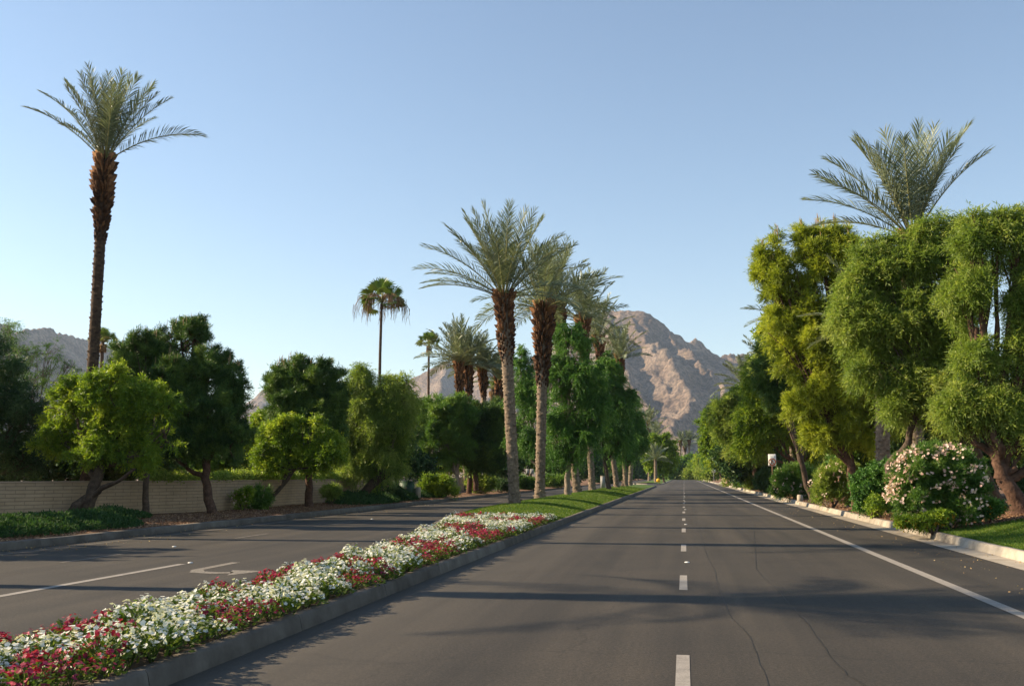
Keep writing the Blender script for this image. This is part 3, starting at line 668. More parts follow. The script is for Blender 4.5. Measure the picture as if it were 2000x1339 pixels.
# --- median jacarandas
JG = 'trees on the grass median'
tree('jacaranda_tree', 'tallest feathery jacaranda on the median, crooked grey trunk and pale limbs', 'jac', 'jac', 'bark_pale', 1110, 60, (1112, 905),
     [(1112, 672, 38, 46), (1092, 735, 38, 50), (1140, 735, 40, 50), (1115, 800, 50, 50), (1090, 860, 32, 45), (1140, 860, 40, 45), (1160, 800, 30, 50)], .24, 1900, 41, 1.25, JG, zb=.43,
     trunks=[([(1112, 905), (1108, 840), (1112, 760), (1110, 690)], .13, .3), ([(1112, 905), (1135, 870), (1150, 800)], .09, .3), ([(1108, 900), (1080, 870)], .08, .4)])
tree('jacaranda_tree', 'jacaranda half hidden behind the second median palm trunk', 'jac', 'jac', 'bark_pale', 1060, 68, (1055, 900),
     [(1022, 720, 24, 48), (1020, 790, 28, 50), (1045, 850, 36, 50), (1015, 850, 26, 40), (1050, 790, 30, 50)], .22, 1050, 42, 1.3, JG, zb=.4)
tree('jacaranda_tree', 'dense dark jacaranda behind the tallest one, above the small white post', 'jac', 'jac', 'bark', 1190, 84, (1180, 900),
     [(1182, 762, 38, 55), (1205, 800, 38, 55), (1170, 840, 40, 45), (1210, 860, 32, 35), (1185, 720, 24, 30)], .24, 1500, 43, 1.6, JG, zb=.4)
tree('jacaranda_tree', 'farthest jacaranda at the road end of the median', 'jac', 'jac', 'bark', 1215, 112, (1222, 905),
     [(1228, 800, 24, 45), (1236, 840, 24, 38), (1215, 870, 35, 28), (1240, 870, 20, 25), (1205, 820, 25, 45)], .26, 1000, 44, 2.1, JG, zb=.35)

# --- right side
RG = 'trees along the right verge'
tree('willowy_tree', 'nearest drooping tree at the right edge with a thick forked brown trunk', 'willow', 'willow', 'bark_red', 2000, 30, (1950, 905),
     [(1905, 470, 42, 38), (1975, 465, 55, 42), (2040, 540, 50, 60), (1880, 570, 42, 60), (1905, 690, 40, 42), (2030, 720, 42, 80), (1880, 790, 40, 45), (1975, 790, 40, 40), (2050, 640, 45, 60), (1990, 850, 40, 28), (1992, 690, 30, 36), (1925, 770, 34, 50), (1990, 590, 26, 34), (1900, 432, 20, 22), (1950, 428, 24, 18), (1990, 426, 20, 18), (2020, 640, 30, 50)], .30, 3600, 51, .9, RG, zb=.6,
     trunks=[([(1955, 935), (1952, 880), (1935, 790), (1915, 700), (1905, 640)], .19, .4), ([(1952, 940), (1985, 930), (2030, 900)], .15, .7), ([(1955, 870), (1970, 840), (2010, 820)], .09, .5), ([(1940, 800), (1900, 760), (1860, 755)], .10, .4)])
tree('willowy_tree', 'wide drooping bright green tree below the right date palm crown', 'willow', 'willow', 'bark', 1965, 33, (1895, 850),
     [(1700, 530, 52, 45), (1775, 520, 60, 52), (1835, 485, 38, 42), (1700, 620, 66, 62), (1795, 620, 68, 70), (1720, 710, 62, 55), (1810, 730, 60, 60), (1845, 640, 40, 60), (1760, 780, 55, 38), (1840, 810, 38, 36), (1670, 560, 34, 40), (1740, 480, 30, 26), (1875, 520, 34, 40), (1655, 600, 32, 40), (1700, 480, 20, 22), (1800, 455, 18, 26), (1832, 436, 14, 24), (1870, 600, 30, 50), (1870, 450, 20, 24)], .16, 4000, 52, .95, RG, zb=.62,
     trunks=[([(1745, 960), (1740, 905), (1770, 870), (1800, 780)], .18, .4), ([(1845, 930), (1838, 850), (1820, 780)], .14, .5), ([(1895, 850), (1860, 780), (1800, 700)], .1, .3)])
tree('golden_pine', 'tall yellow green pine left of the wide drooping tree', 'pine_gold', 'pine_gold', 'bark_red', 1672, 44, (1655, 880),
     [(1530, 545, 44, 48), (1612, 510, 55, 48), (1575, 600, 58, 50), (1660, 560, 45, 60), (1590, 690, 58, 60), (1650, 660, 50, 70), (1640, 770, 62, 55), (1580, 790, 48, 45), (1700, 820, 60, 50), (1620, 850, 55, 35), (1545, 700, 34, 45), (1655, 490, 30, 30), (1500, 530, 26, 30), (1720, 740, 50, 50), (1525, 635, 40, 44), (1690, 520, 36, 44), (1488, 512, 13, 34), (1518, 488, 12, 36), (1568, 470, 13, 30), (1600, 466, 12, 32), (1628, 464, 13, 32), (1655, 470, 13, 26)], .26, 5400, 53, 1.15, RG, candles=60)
tree('dark_pine', 'dark slim pine just left of the tall yellow green pine', 'pine', 'pine', 'bark', 1590, 54, (1560, 880),
     [(1510, 690, 26, 36), (1520, 760, 36, 50), (1500, 740, 26, 40)], .2, 700, 54, 1.35, RG)
tree('leafy_tree', 'leafy green tree over the no parking sign with a slanting trunk', 'willow', 'bright', 'bark_red', 1602, 81, (1565, 915),
     [(1480, 745, 34, 42), (1515, 772, 46, 40), (1475, 800, 36, 45), (1560, 832, 44, 38), (1478, 826, 28, 30), (1590, 840, 40, 50), (1462, 850, 22, 35)], .30, 2600, 55, 1.85, RG,
     trunks=[([(1602, 960), (1572, 935), (1545, 905), (1530, 860)], .20, .4)])
tree('dark_pine', 'brownish green pine with a leaning top left of the no parking sign', 'pine_gold', 'willow', 'bark_red', 1484, 98, (1470, 900),
     [(1405, 800, 22, 24), (1432, 825, 30, 40), (1458, 860, 38, 40), (1445, 790, 28, 34), (1480, 880, 34, 24)], .26, 1500, 56, 2.0, RG)
tree('leafy_tree', 'bright round tree at the far left end of the tall right hand row', 'broad', 'bright', 'bark', 1440, 135, (1425, 905),
     [(1385, 825, 22, 26), (1400, 850, 30, 34), (1420, 875, 34, 32), (1395, 885, 28, 25), (1415, 820, 20, 26)], .26, 1300, 57, 2.3, RG)
tree('leafy_tree', 'low green tree beside the far driveway on the right', 'broad', 'midgreen', 'bark', 1412, 192, (1405, 918),
     [(1400, 895, 24, 24), (1383, 890, 18, 22), (1420, 905, 20, 18)], .22, 650, 58, 2.6, RG)
# thick greenery behind the right row
RB = 'trees behind the right row'
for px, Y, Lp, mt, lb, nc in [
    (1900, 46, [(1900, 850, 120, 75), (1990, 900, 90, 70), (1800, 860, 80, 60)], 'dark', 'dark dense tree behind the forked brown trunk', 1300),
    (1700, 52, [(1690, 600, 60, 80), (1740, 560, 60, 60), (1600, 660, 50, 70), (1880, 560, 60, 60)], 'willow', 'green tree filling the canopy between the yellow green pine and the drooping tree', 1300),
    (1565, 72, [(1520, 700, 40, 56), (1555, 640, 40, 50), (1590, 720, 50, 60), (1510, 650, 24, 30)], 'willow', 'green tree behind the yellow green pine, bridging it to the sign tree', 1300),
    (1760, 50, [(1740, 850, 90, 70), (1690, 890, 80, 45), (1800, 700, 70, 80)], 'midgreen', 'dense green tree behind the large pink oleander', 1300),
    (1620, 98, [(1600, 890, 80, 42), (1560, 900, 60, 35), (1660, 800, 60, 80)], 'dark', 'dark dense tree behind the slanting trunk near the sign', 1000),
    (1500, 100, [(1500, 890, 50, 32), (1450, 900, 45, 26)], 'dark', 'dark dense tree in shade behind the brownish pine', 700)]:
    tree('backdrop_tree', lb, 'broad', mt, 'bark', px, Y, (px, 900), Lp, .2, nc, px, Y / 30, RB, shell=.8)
# farthest trees on both sides
FR = [(1372, 384, [(1368, 905, 18, 20), (1385, 910, 15, 16)], 'bright', 'round green tree beyond the driveway'),
      (1352, 396, [(1350, 908, 16, 15), (1362, 915, 12, 12)], 'midgreen', 'small tree left of the driveway tree'),
      (1338, 398, [(1336, 912, 14, 13)], 'bright', 'smallest tree above the vanishing road, right half'),
      (1322, 394, [(1321, 913, 12, 12), (1312, 918, 8, 9)], 'midgreen', 'smallest tree above the vanishing road, left half'),
      (1238, 312, [(1238, 905, 16, 16), (1225, 915, 14, 12)], 'dark', 'dark tree left of the far island'),
      (1252, 385, [(1250, 915, 14, 10), (1262, 918, 10, 9)], 'dark', 'low dark tree behind the far island on its left'),
      (1195, 225, [(1195, 905, 22, 20), (1215, 915, 18, 14)], 'midgreen', 'green tree across the left road beyond the jacarandas'),
      (1150, 168, [(1150, 900, 28, 24), (1120, 908, 22, 20)], 'dark', 'dark tree across the left road seen between the median trunks'),
      (1090, 132, [(1092, 900, 28, 24), (1068, 908, 20, 18)], 'midgreen', 'green tree across the left road right of the second palm trunk')]
for px, Y, Lp, mt, lb in FR:
    tree('distant_tree', lb, 'broad', mt, 'bark', px, Y, (px, 915), Lp, .22, 420, px, Y / 45, 'distant trees along the road', shell=.8, sub=1)
tree('island_tree', 'round green tree on the far island behind its small palm', 'broad', 'bright', 'bark', 1297, 215, (1295, 925),
     [(1290, 872, 26, 22), (1275, 892, 22, 22), (1305, 893, 22, 24), (1290, 905, 28, 16)], .3, 900, 61, 3.4, zb=.3)

# far wood closing the view
m = MB(); gg = np.random.default_rng(77)
for k in range(150):
    px = 1150 + 330 * gg.random(); Y = 400 + 90 * gg.random(); c = at(px, 918 + 6 * gg.random(), Y); r = 2.2 + 3 * gg.random()
    cm = crown_mesh([(c, (r, r, r * .8))], 'broad', 60, k, 5.0, shell=.9)
    m.add(np.concatenate(cm.V), cm.Fq[0], tint=np.concatenate(cm.T))
tag(m.build('wood', M['midgreen']), 'mass of distant trees closing the road under the mountain', 'wood', kind='stuff')

# ------------------------------------------------------------------ palms
def frond_arrays(m, mp, e0, L, droop, az, g, npair=46, lw=.035, org=(0, 0, 0), ll=.78, spine=True):
    """a feather frond: arching midrib with leaflets on both sides"""
    n = 22; s = np.linspace(0, 1, n); th = e0 - droop * s ** 1.35
    ds = L / (n - 1); r = np.concatenate([[0], np.cumsum(np.cos(th[:-1]) * ds)]); z = np.concatenate([[0], np.cumsum(np.sin(th[:-1]) * ds)])
    tw = g.normal() * .10
    side0 = np.array([-sin(az), cos(az), 0]); fw = np.array([cos(az), sin(az), 0]); lat = tw * L * s ** 2 * .5
    P = np.array(org) + fw[None] * r[:, None] + side0[None] * lat[:, None] + np.array([0, 0, 1.])[None] * z[:, None]
    T = unit(np.gradient(P, axis=0))
    if spine: mp.tube(P, np.linspace(.032, .006, n) * L / 4, 4, .5)
    u = np.linspace(.16, .995, npair); ii = np.clip((u * (n - 1)).astype(int), 0, n - 2); fr = (u * (n - 1) - ii)[:, None]
    B = P[ii] * (1 - fr) + P[ii + 1] * fr; Tt = unit(T[ii] * (1 - fr) + T[ii + 1] * fr)
    roll = g.normal() * .35
    for sg in (1, -1):
        up = unit(np.cross(Tt, side0[None] * 1.0)); up = np.where(up[:, 2:3] < 0, -up, up) if abs(e0) < 1.3 else up
        S = side0[None] * sg * cos(roll) + up * sin(roll) * sg
        phi = np.interp(u, [.16, .5, 1], [1.12, .88, .42]) + g.normal(0, .07, npair)
        ln = L * ll / 4 * np.interp(u, [.16, .35, .7, .92, 1], [.45, 1, .95, .62, .35]) * (.85 + .3 * g.random(npair))
        D = unit(Tt * np.cos(phi)[:, None] + (S * .92 + up * .30) * np.sin(phi)[:, None] + .06 * g.normal(size=B.shape))
        Pm = B + D * (ln * .55)[:, None]; D2 = unit(D + np.array([0, 0, -.30])); Pt = Pm + D2 * (ln * .45)[:, None]
        Wv = unit(np.cross(D, np.cross(D, Tt)) + .3 * g.normal(size=D.shape)) * lw * .5
        V = np.stack([B - Wv * .6, B + Wv * .6, Pm + Wv, Pm - Wv, Pt], 1).reshape(-1, 3)
        k = np.arange(npair)[:, None] * 5
        m.add(V, k + np.array([[0, 1, 2, 3]]), k + np.array([[3, 2, 4]]), np.repeat(np.clip(.5 + .18 * g.normal(size=npair), 0, 1), 5))
FR_CACHE = {}
def frond_mesh(e_deg, L, lw, npair, var, wide=1.0):
    key = (e_deg, round(L, 1), lw, npair, var, wide)
    if key not in FR_CACHE:
        g = np.random.default_rng(abs(hash(key)) % 99991 if False else int(e_deg * 7 + L * 100 + var * 13 + 500))
        m = MB(); mp = MB(); dr = R(np.interp(e_deg, [-20, 20, 50, 80, 90], [34, 50, 32, 17, 10]) * (.8 + .4 * g.random()))
        frond_arrays(m, mp, R(e_deg), L, dr, 0, g, npair, lw, ll=.78 * wide)
        FR_CACHE[key] = (m.mesh('frond'), mp.mesh('midrib', True))
    return FR_CACHE[key]
def palm_trunk(root, top, r0, r1, boots, g, matb='palm_bark', boot_mat='boot', head=1.0, scale=1.0, bend=(0, 0, 0)):
    """tapered trunk covered by a spiral of leaf scars; upper part keeps ragged stubs; returns axis function"""
    top = np.array(top, float); Hh = np.linalg.norm(top); n = max(10, int(Hh / .35)); P = bez((0, 0, -.2), top, bend, n)
    s = np.linspace(0, 1, n); rad = np.interp(s, [0, .04, .1, 1], [r0 * 1.35, r0 * 1.12, r0, r1]); mt = MB(); mt.tube(P, rad, 14, .4, .06, False)
    def ax(t): return np.array([np.interp(t, s, P[:, i]) for i in range(3)])
    step = .034 * scale; N = int(Hh * (1 - boots) / step); ga = 2.39996
    def wedge(mb, t, a, rr, out, up, w, h, tint):
        p = ax(t); d = np.array([cos(a), sin(a), 0]); sd_ = np.array([-sin(a), cos(a), 0]); b = p + d * rr * .82
        V = [b - sd_ * w, b + sd_ * w, b + sd_ * w * .7 + d * (out * .7) + [0, 0, up * .6], b - sd_ * w * .7 + d * (out * .7) + [0, 0, up * .6],
             b + sd_ * w * .45 + d * out + [0, 0, up + h], b - sd_ * w * .45 + d * out + [0, 0, up + h], b + [0, 0, up + h * 1.2] - sd_ * w * .6, b + [0, 0, up + h * 1.2] + sd_ * w * .6]
        mb.add(V, [(0, 1, 2, 3), (3, 2, 4, 5), (5, 4, 7, 6), (0, 3, 5, 6), (1, 7, 4, 2)], tint=tint)
    for k in range(N):
        t = (k + .5) / N * (1 - boots); rr = float(np.interp(t, s, rad))
        wedge(mt, t, k * ga + g.normal() * .06, rr, rr * .38 * (.6 + .6 * g.random()), .05 * scale, rr * .42, .03 * scale, float(np.clip(.5 + .25 * g.normal(), 0, 1)))
    mt.build('trunk', M[matb], root)
    mb = MB(); Nb = int(Hh * boots / (.014 * scale))
    for k in range(Nb):
        f = (k + .5) / Nb; t = (1 - boots) + f * boots * 1.0; rr = float(np.interp(t, s, rad)) * (1.12 + .22 * sst(.0, .5, f) + .08 * sin(f * 9 + r0 * 50))
        rag = (.6 + .6 * f) * (.55 + .9 * g.random()) * head
        wedge(mb, min(t, .999), k * ga + g.normal() * .12, rr, (rr * .32 + .10 * scale) * rag * (.55 + .45 * sst(0, .3, f)), (.10 + .12 * f) * scale * rag, .034 * scale * (.6 + .8 * g.random()), .05 * scale, float(np.clip(.05 + .58 * f ** 1.3 + .2 * g.normal(), 0, 1)))
    if Nb: mb.build('frond_stubs', M[boot_mat], root)
    return P[-1]
def date_palm(label, basepx, Y, toppx, toppy, boots=.25, r0=.30, r1=.27, L=3.9, nf=34, fr=None, seed=1, z=None, group=None, sep=True, lw=None, npair=46, head=1.0, boot_mat='boot', matb='palm_bark', emin=0, bx=None, ll=.78, bend=(0, 0, 0), loc=None, extra=8, wide=1.0):
    g = np.random.default_rng(seed)
    if loc is None:
        x = gx(basepx, Y); zz = float(gz(x, Y)) if z is None else z; tp = at(toppx, toppy, Y) - np.array([x, Y, zz])
    else:
        x, Y, zz = loc; tp = np.array([toppx, 0, toppy])
    root = empty('date_palm', (x, Y, zz), label, 'palm tree', group)
    sc = Y / 40 if loc is None else .8
    c = palm_trunk(root, tp, r0, r1, boots, g, matb, boot_mat, head, max(1, min(sc, 2.2)), bend)
    lw = (lw or max(.028, .95 * Y / 994 * .85)) * 1.0
    if fr is None:
        fr = []
        for k in range(nf):
            f = (k + .5) / nf; e = 88 - (88 - emin) * f ** 1.35 + g.normal() * 5
            fr.append((math.degrees(k * 2.39996) % 360, e, L * (.82 + .3 * g.random())))
    else:
        Lm = sum(f[2] for f in fr) / len(fr); fr = fr + [(g.random() * 360, 50 + 36 * g.random(), Lm * (.85 + .2 * g.random())) for _ in range(extra)]
    if sep:
        for k, (az, e, Lk) in enumerate(fr):
            eq = int(round(e / 12.0) * 12); me, mp = frond_mesh(eq, round(Lk * 2) / 2, round(lw, 3), npair, k % 3, wide)
            o = obj('frond', me, M['frond'], root); az_ = R(az)
            o.location = tuple(c + np.array([cos(az_), sin(az_), 0]) * r1 * .35 + [0, 0, -.1 * (1 - e / 90)])
            o.rotation_euler = (g.normal() * .05, 0, az_); sc_ = Lk / (round(Lk * 2) / 2); o.scale = (sc_,) * 3
            q = obj('midrib', mp, M['petiole'], o)
    else:
        m = MB(); mp = MB()
        for (az, e, Lk) in fr:
            frond_arrays(m, mp, R(e), Lk, R(np.interp(e, [-20, 20, 50, 80, 90], [36, 52, 36, 19, 12]) * (.8 + .4 * g.random())), R(az), g, npair, lw, c, ll, spine=True)
        m.build('crown', M['frond'], root); mp.build('midribs', M['petiole'], root)
    return root
VY = math.degrees(YAW)      # view-plane azimuths: 180 left, 0 right, 90 away, 270 towards the camera
def va(lst): return [(a + VY, e, l) for a, e, l in lst]
# left lone palm
date_palm('lone tall date palm with a slim dark trunk rising above the left trees', 168, 31.2, 205, 312, .24, .185, .175, seed=3, boot_mat='boot', matb='boot_dark', head=1.25, lw=.030, npair=52,
          fr=va([(182, 62, 3.7), (188, 48, 3.2), (172, 74, 3.4), (176, 80, 3.3), (95, 88, 3.2), (60, 84, 3.2), (265, 84, 3.3), (5, 84, 3.2), (0, 74, 3.3), (8, 64, 3.2), (352, 60, 3.0), (3, 36, 3.6), (160, 60, 3.0), (20, 74, 3.2), (285, 70, 3.0), (245, 72, 3.0), (120, 76, 3.0), (300, 82, 3.2), (210, 80, 3.0), (340, 72, 3.2), (195, 70, 3.0)]),
          group='tall palms left of the road')
date_palm('tall date palm farthest beyond the left edge of the view', 0, 0, .2, 14.8, .2, .23, .21, seed=44, nf=40, L=3.6, loc=(-24.5, 23.6, .3), matb='boot_dark', group='tall palms left of the road', emin=15)
date_palm('tall date palm standing nearer beyond the left edge of the view', 0, 0, .2, 9.7, .22, .23, .21, seed=4, nf=44, L=3.6, loc=(-19.0, 13.2, .3), matb='boot_dark', group='tall palms left of the road', emin=15)
# median palms
MP = 'date palms on the median'
date_palm('nearest median date palm with a thick pale lit trunk beside the flower bed', 1006, 41.5, 984, 578, .34, .225, .25, 4.1, seed=5, z=float(mz(np.array(gx(1006, 41.5)), np.array(41.5))), group=MP, head=.95,
          fr=va([(180, 45, 4.2), (184, 33, 4.0), (176, 18, 3.6), (188, 58, 4.0), (170, 66, 3.8), (182, 74, 4.0), (178, 84, 4.1), (95, 88, 3.9), (20, 86, 4.0), (265, 85, 4.0), (0, 78, 3.9), (4, 70, 4.0), (356, 60, 3.7), (3, 48, 3.8), (8, 35, 3.8), (355, 22, 3.6), (2, 8, 3.2), (150, 55, 3.6), (210, 55, 3.6), (240, 62, 3.7), (300, 62, 3.7), (330, 50, 3.6), (120, 60, 3.6), (60, 60, 3.7), (35, 45, 3.6), (270, 72, 3.8), (90, 74, 3.7), (225, 76, 3.9), (315, 78, 3.9), (200, 28, 3.5), (165, 36, 3.6), (285, 48, 3.3), (255, 40, 3.3), (200, 68, 3.8)]))
date_palm('second median date palm with a rusty shaggy upper trunk', 1054, 53, 1062, 602, .42, .25, .28, 4.0, 36, seed=6, z=.45, group=MP, head=1.25, npair=42)
date_palm('third median date palm with its swollen rusty head just right of the second', 1128, 70, 1084, 592, .30, .26, .30, 4.3, 32, seed=7, z=.42, group=MP, head=1.3, npair=36)
date_palm('median date palm with open upswept fronds over the tallest jacaranda', 1157, 80, 1138, 630, .25, .25, .25, 4.4, 26, seed=8, z=.42, group=MP, head=1.2, npair=34, emin=12)
date_palm('median date palm with drooping fronds in front of the mountain peak', 1205, 98, 1168, 665, .22, .24, .24, 4.4, 26, seed=9, z=.4, group=MP, npair=32, sep=False, emin=-5)
date_palm('median date palm whose small crown stands before the mountain slope', 1222, 112, 1210, 704, .2, .25, .25, 4.2, 24, seed=10, z=.35, group=MP, npair=30, sep=False, emin=12)
date_palm('thin trunked date palm at the road end of the median', 1230, 122, 1236, 840, .2, .25, .25, 3.6, 20, seed=11, z=.3, group=MP, npair=26, sep=False, emin=15)
# right palm
date_palm('large date palm with silvery fronds towering over the right hand trees', 1786, 38, 1783, 462, .2, .27, .27, seed=12, lw=.036, npair=56,
          fr=va([(180, 38, 4.1), (176, 52, 4.2), (184, 46, 3.9), (178, 66, 4.2), (172, 62, 4.3), (186, 72, 4.3), (182, 82, 4.1), (60, 88, 4.0), (270, 86, 4.1), (0, 84, 4.2), (4, 76, 4.1), (358, 72, 3.9), (6, 66, 4.6), (0, 62, 4.4), (182, 18, 3.6), (250, 70, 3.7), (300, 74, 3.8), (100, 72, 3.8), (5, 80, 4.0), (175, 78, 4.2), (215, 66, 3.6), (330, 70, 3.7)]), extra=0, wide=1.25)
date_palm('short date palm with pale lower fronds poking out of the yellow green pine', 1722, 42, 1722, 655, .2, .27, .27, 3.6, 26, seed=13, group='palms within the right row', npair=44, emin=5)
for (bp, Y, tx, ty, lb, s_) in [(1500, 150, 1494, 712, 'date palm whose fronds arch left out of the right row at mid height', 14), (1464, 150, 1456, 760, 'date palm with pale fronds before the mountain foot at the right row', 15),
                            (1548, 88, 1545, 630, 'date palm nearly hidden behind the tall yellow green pine', 16)]:
    date_palm(lb, bp, Y, tx, ty, .2, .24, .22, 4.0 if Y < 100 else 5.0, 26, seed=s_, group='palms within the right row', npair=34, sep=False, emin=5)
# palms behind the left trees
LP = 'date palms behind the left wall'
for (bp, Y, tx, ty, lb, s_, nf, b_) in [(912, 84, 895, 712, 'fullest and leftmost date palm of the group behind the rounded pines', 21, 44, .36),
                               (924, 86, 914, 716, 'second date palm of the group, close against the fullest one', 22, 36, .30),
                               (950, 88, 943, 726, 'third date palm of the group, standing a little apart', 23, 34, .24),
                               (985, 90, 974, 748, 'lowest date palm of the group, half behind the lit trunk', 24, 26, .24)]:
    date_palm(lb, bp, Y, tx, ty, b_, .19, .22, 3.9 if nf > 40 else 3.3, nf, seed=s_, group=LP, npair=34, sep=False, head=.8, emin=8, boot_mat='boot')
# far palms
FP = 'tiny palms near the vanishing point'
date_palm('small palm standing at the front of the far island', 1281, 198, 1280, 898, 0, .32, .28, 3.3, 22, seed=31, z=.2, npair=20, sep=False, emin=5, lw=.17)
for i, (px, Y, ty, lb) in enumerate([(1268, 300, 826, 'uppermost tiny palm above the far island tree'), (1280, 290, 856, 'tiny palm just above the far island tree top'), (1329, 420, 862, 'left one of the two tiny palms under the mountain spur'),
                        (1346, 420, 860, 'right one of the two tiny palms under the mountain spur'), (1366, 460, 868, 'tiny palm leaning out beside the bright round tree'), (1338, 440, 874, 'tiny palm low between the two under the spur'),
                        (1236, 335, 890, 'tiny palm left of the far island beyond the trunks'), (1313, 400, 898, 'tiny low palm right of the far island tree')]):
    date_palm(lb, px, Y, px, ty, .15, .42, .38, 5.0, 20, seed=40 + i, z=.0, group=FP, npair=16, sep=False, emin=0, lw=.3)

def fan_palm(label, basepx, Y, tx, ty, L, nf, r0, seed, dead=True, group='fan palms beyond the left trees', skirt=True):
    g = np.random.default_rng(seed); x = gx(basepx, Y); root = empty('fan_palm', (x, Y, .3), label, 'palm tree', group)
    tp = at(tx, ty, Y) - np.array([x, Y, .3]); mt = MB(); P = bez((0, 0, -.2), tp, (-.15, 0, 0), 30)
    mt.tube(P, np.linspace(r0 * 1.1, r0 * .75, 30), 10, .5, .10, False, seed); mt.build('trunk', M['boot_dark' if not dead else 'bark'], root)
    m = MB(); mp = MB(); c = P[-1]
    for k in range(nf):
        az = k * 2.39996; e = R(86 - (112 if dead else 75) * ((k + .5) / nf) ** .9 + g.normal() * 8); d = np.array([cos(az) * cos(e), sin(az) * cos(e), sin(e)])
        hub = c + d * L * .58 + [0, 0, -.06 * L]; mp.tube([c, c + d * L * .35, hub], [.035, .03, .02], 4)
        sd_ = unit(np.cross(d, [0, 0, 1.]) + g.normal(size=3) * .55); nb = 18; a = np.linspace(-1.9, 1.9, nb)
        D = unit(d[None] * np.cos(a)[:, None] + sd_[None] * np.sin(a)[:, None] - np.array([0, 0, .05])); ln = L * .42 * (.8 + .2 * np.cos(a)) * (.9 + .2 * g.random(nb))
        Pm = hub + D * (ln * .6)[:, None]; Pt = Pm + unit(D * .8 + np.array([0, 0, -.40])) * (ln * .4)[:, None]
        Wv = unit(np.cross(D, np.cross(d, sd_)[None])) * (L * .034)
        V = np.stack([np.repeat(hub[None], nb, 0), Pm + Wv, Pm - Wv, Pt], 1).reshape(-1, 3); kk = np.arange(nb)[:, None] * 4
        m.add(V, None, np.concatenate([kk + np.array([[0, 1, 2]]), kk + np.array([[2, 1, 3]])]), float(np.clip(.45 + .2 * g.normal(), 0, 1)))
    m.build('crown', M['fan'], root); mp.build('leaf_stalks', M['petiole'], root)
    dm = MB()
    if dead:
        for k in range(26):                                   # dry flower stalks arching out and hanging down
            az = g.random() * 2 * pi; rr = L * (.55 + .5 * g.random()); e = c + [cos(az) * rr, sin(az) * rr, -.1 * L]
            Q = bez(c, e, (0, 0, .3 * L), 8); Q[-1, 2] -= .1 * L; dm.tube(Q, .02, 4)
            for j in range(10):
                q = Q[int(g.integers(4, 8))] + g.normal(size=3) * .06 * L; h = L * (.25 + .4 * g.random())
                dm.tube([q, q + [g.normal() * .05, 0, -h * .5], q + [g.normal() * .08, 0, -h]], [.022, .018, .01], 3, g.random())
        dm.build('dry_flower_stalks', M['dead'], root)
    if skirt:
        km = MB(); n = 160; az = g.random(n) * 2 * pi; h = g.random(n)
        Pk = c[None] + np.stack([np.cos(az) * r0 * 1.1, np.sin(az) * r0 * 1.1, -.1 - h * L * .45], 1)
        km.leaves(Pk, unit(np.stack([np.cos(az) * .55, np.sin(az) * .55, -np.ones(n) * .8], 1)), .35 * L * .5, .12, g.random(n), g); km.build('dry_leaf_skirt', M['dead'] if not dead else M['boot'], root)
    return root
fan_palm('tall fan palm with hanging straw coloured flower stalks above the drooping tree', 744, 76, 746, 588, 2.15, 24, .14, 71, skirt=False)
fan_palm('slender fan palm with a small crown left of the date palm group', 842, 108, 838, 672, 1.7, 26, .16, 72, dead=False, skirt=True)
fan_palm('low young fan palm between the date palm group and the lit trunk', 964, 98, 963, 760, 1.4, 22, .28, 73, dead=False)
fan_palm('fan palm top peeping out beside the lone tall trunk', 200, 60, 201, 668, 1.1, 22, .14, 74, dead=False)

# ------------------------------------------------------------------ walls and hedge
def wall(name, label, pts, top, mat, th=.2):
    P = np.array(pts, float); s = np.concatenate([[0], np.cumsum(np.linalg.norm(np.diff(P, axis=0), axis=1))])
    V = []; Fc = []; UV = []
    nr = []
    for i in range(len(P)):
        a = P[max(i - 1, 0)]; b = P[min(i + 1, len(P) - 1)]; q = (b - a) / np.linalg.norm(b - a); nr.append(np.array([-q[1], q[0]]))
    for i, p in enumerate(P):
        b = p + nr[i] * th
        V += [(p[0], p[1], 0.0), (p[0], p[1], top), (b[0], b[1], top), (b[0], b[1], 0.0)]
    for i in range(len(P) - 1):
        k = i * 4
        for j in range(3): Fc.append((k + j, k + 4 + j, k + 5 + j, k + 1 + j)); UV.append([(s[i], (0, top, top + th)[j]), (s[i + 1], (0, top, top + th)[j]), (s[i + 1], (top, top + th, 0)[j]), (s[i], (top, top + th, 0)[j])])
    Fc.append((0, 1, 2, 3)); UV.append([(0, 0), (0, top), (th, top), (th, 0)])
    k = (len(P) - 1) * 4; Fc.append((k + 3, k + 2, k + 1, k)); UV.append([(0, 0), (0, top), (th, top), (th, 0)])
    me = np_mesh(name, np.array(V), [np.array(Fc)]); uv = me.uv_layers.new(name='UVMap')
    uv.data.foreach_set('uv', np.array(UV, dtype=np.float32).reshape(-1))
    return me
wp = [(-23.5, 22), (-20.5, 27.5), (-18.7, 31), (-17.6, 34), (-17.15, 38), (-17.0, 44), (-17.1, 52), (-17.6, 57)]
o = obj('block_wall', wall('block_wall', '', wp, 1.38, None), M['block']); tag(o, 'long low tan block wall with thin courses along the left verge', 'wall')
cap = wall('wall_cap', '', [(x + .015, y) for x, y in wp], 1.42, None, .23)
for v in cap.vertices:
    if v.co.z < .5: v.co.z = 1.382
obj('wall_cap', cap, M['stucco'], o)
wp2 = [(-17.75, 57.3), (-18.2, 64), (-18.6, 72), (-19, 84), (-19.3, 100), (-19.5, 160)]
tag(obj('stucco_wall', wall('stucco_wall', '', wp2, 1.45, None), M['stucco']), 'smooth beige stucco wall continuing beyond the block wall', 'wall')
def along(pts, t):
    P = np.array(pts, float); s = np.concatenate([[0], np.cumsum(np.linalg.norm(np.diff(P, axis=0), axis=1))]); t = t * s[-1]
    return np.stack([np.interp(t, s, P[:, 0]), np.interp(t, s, P[:, 1])], -1)
gh = np.random.default_rng(88)
hp = [(-18.35, 32.0), (-17.6, 36), (-17.3, 42), (-17.2, 50)]
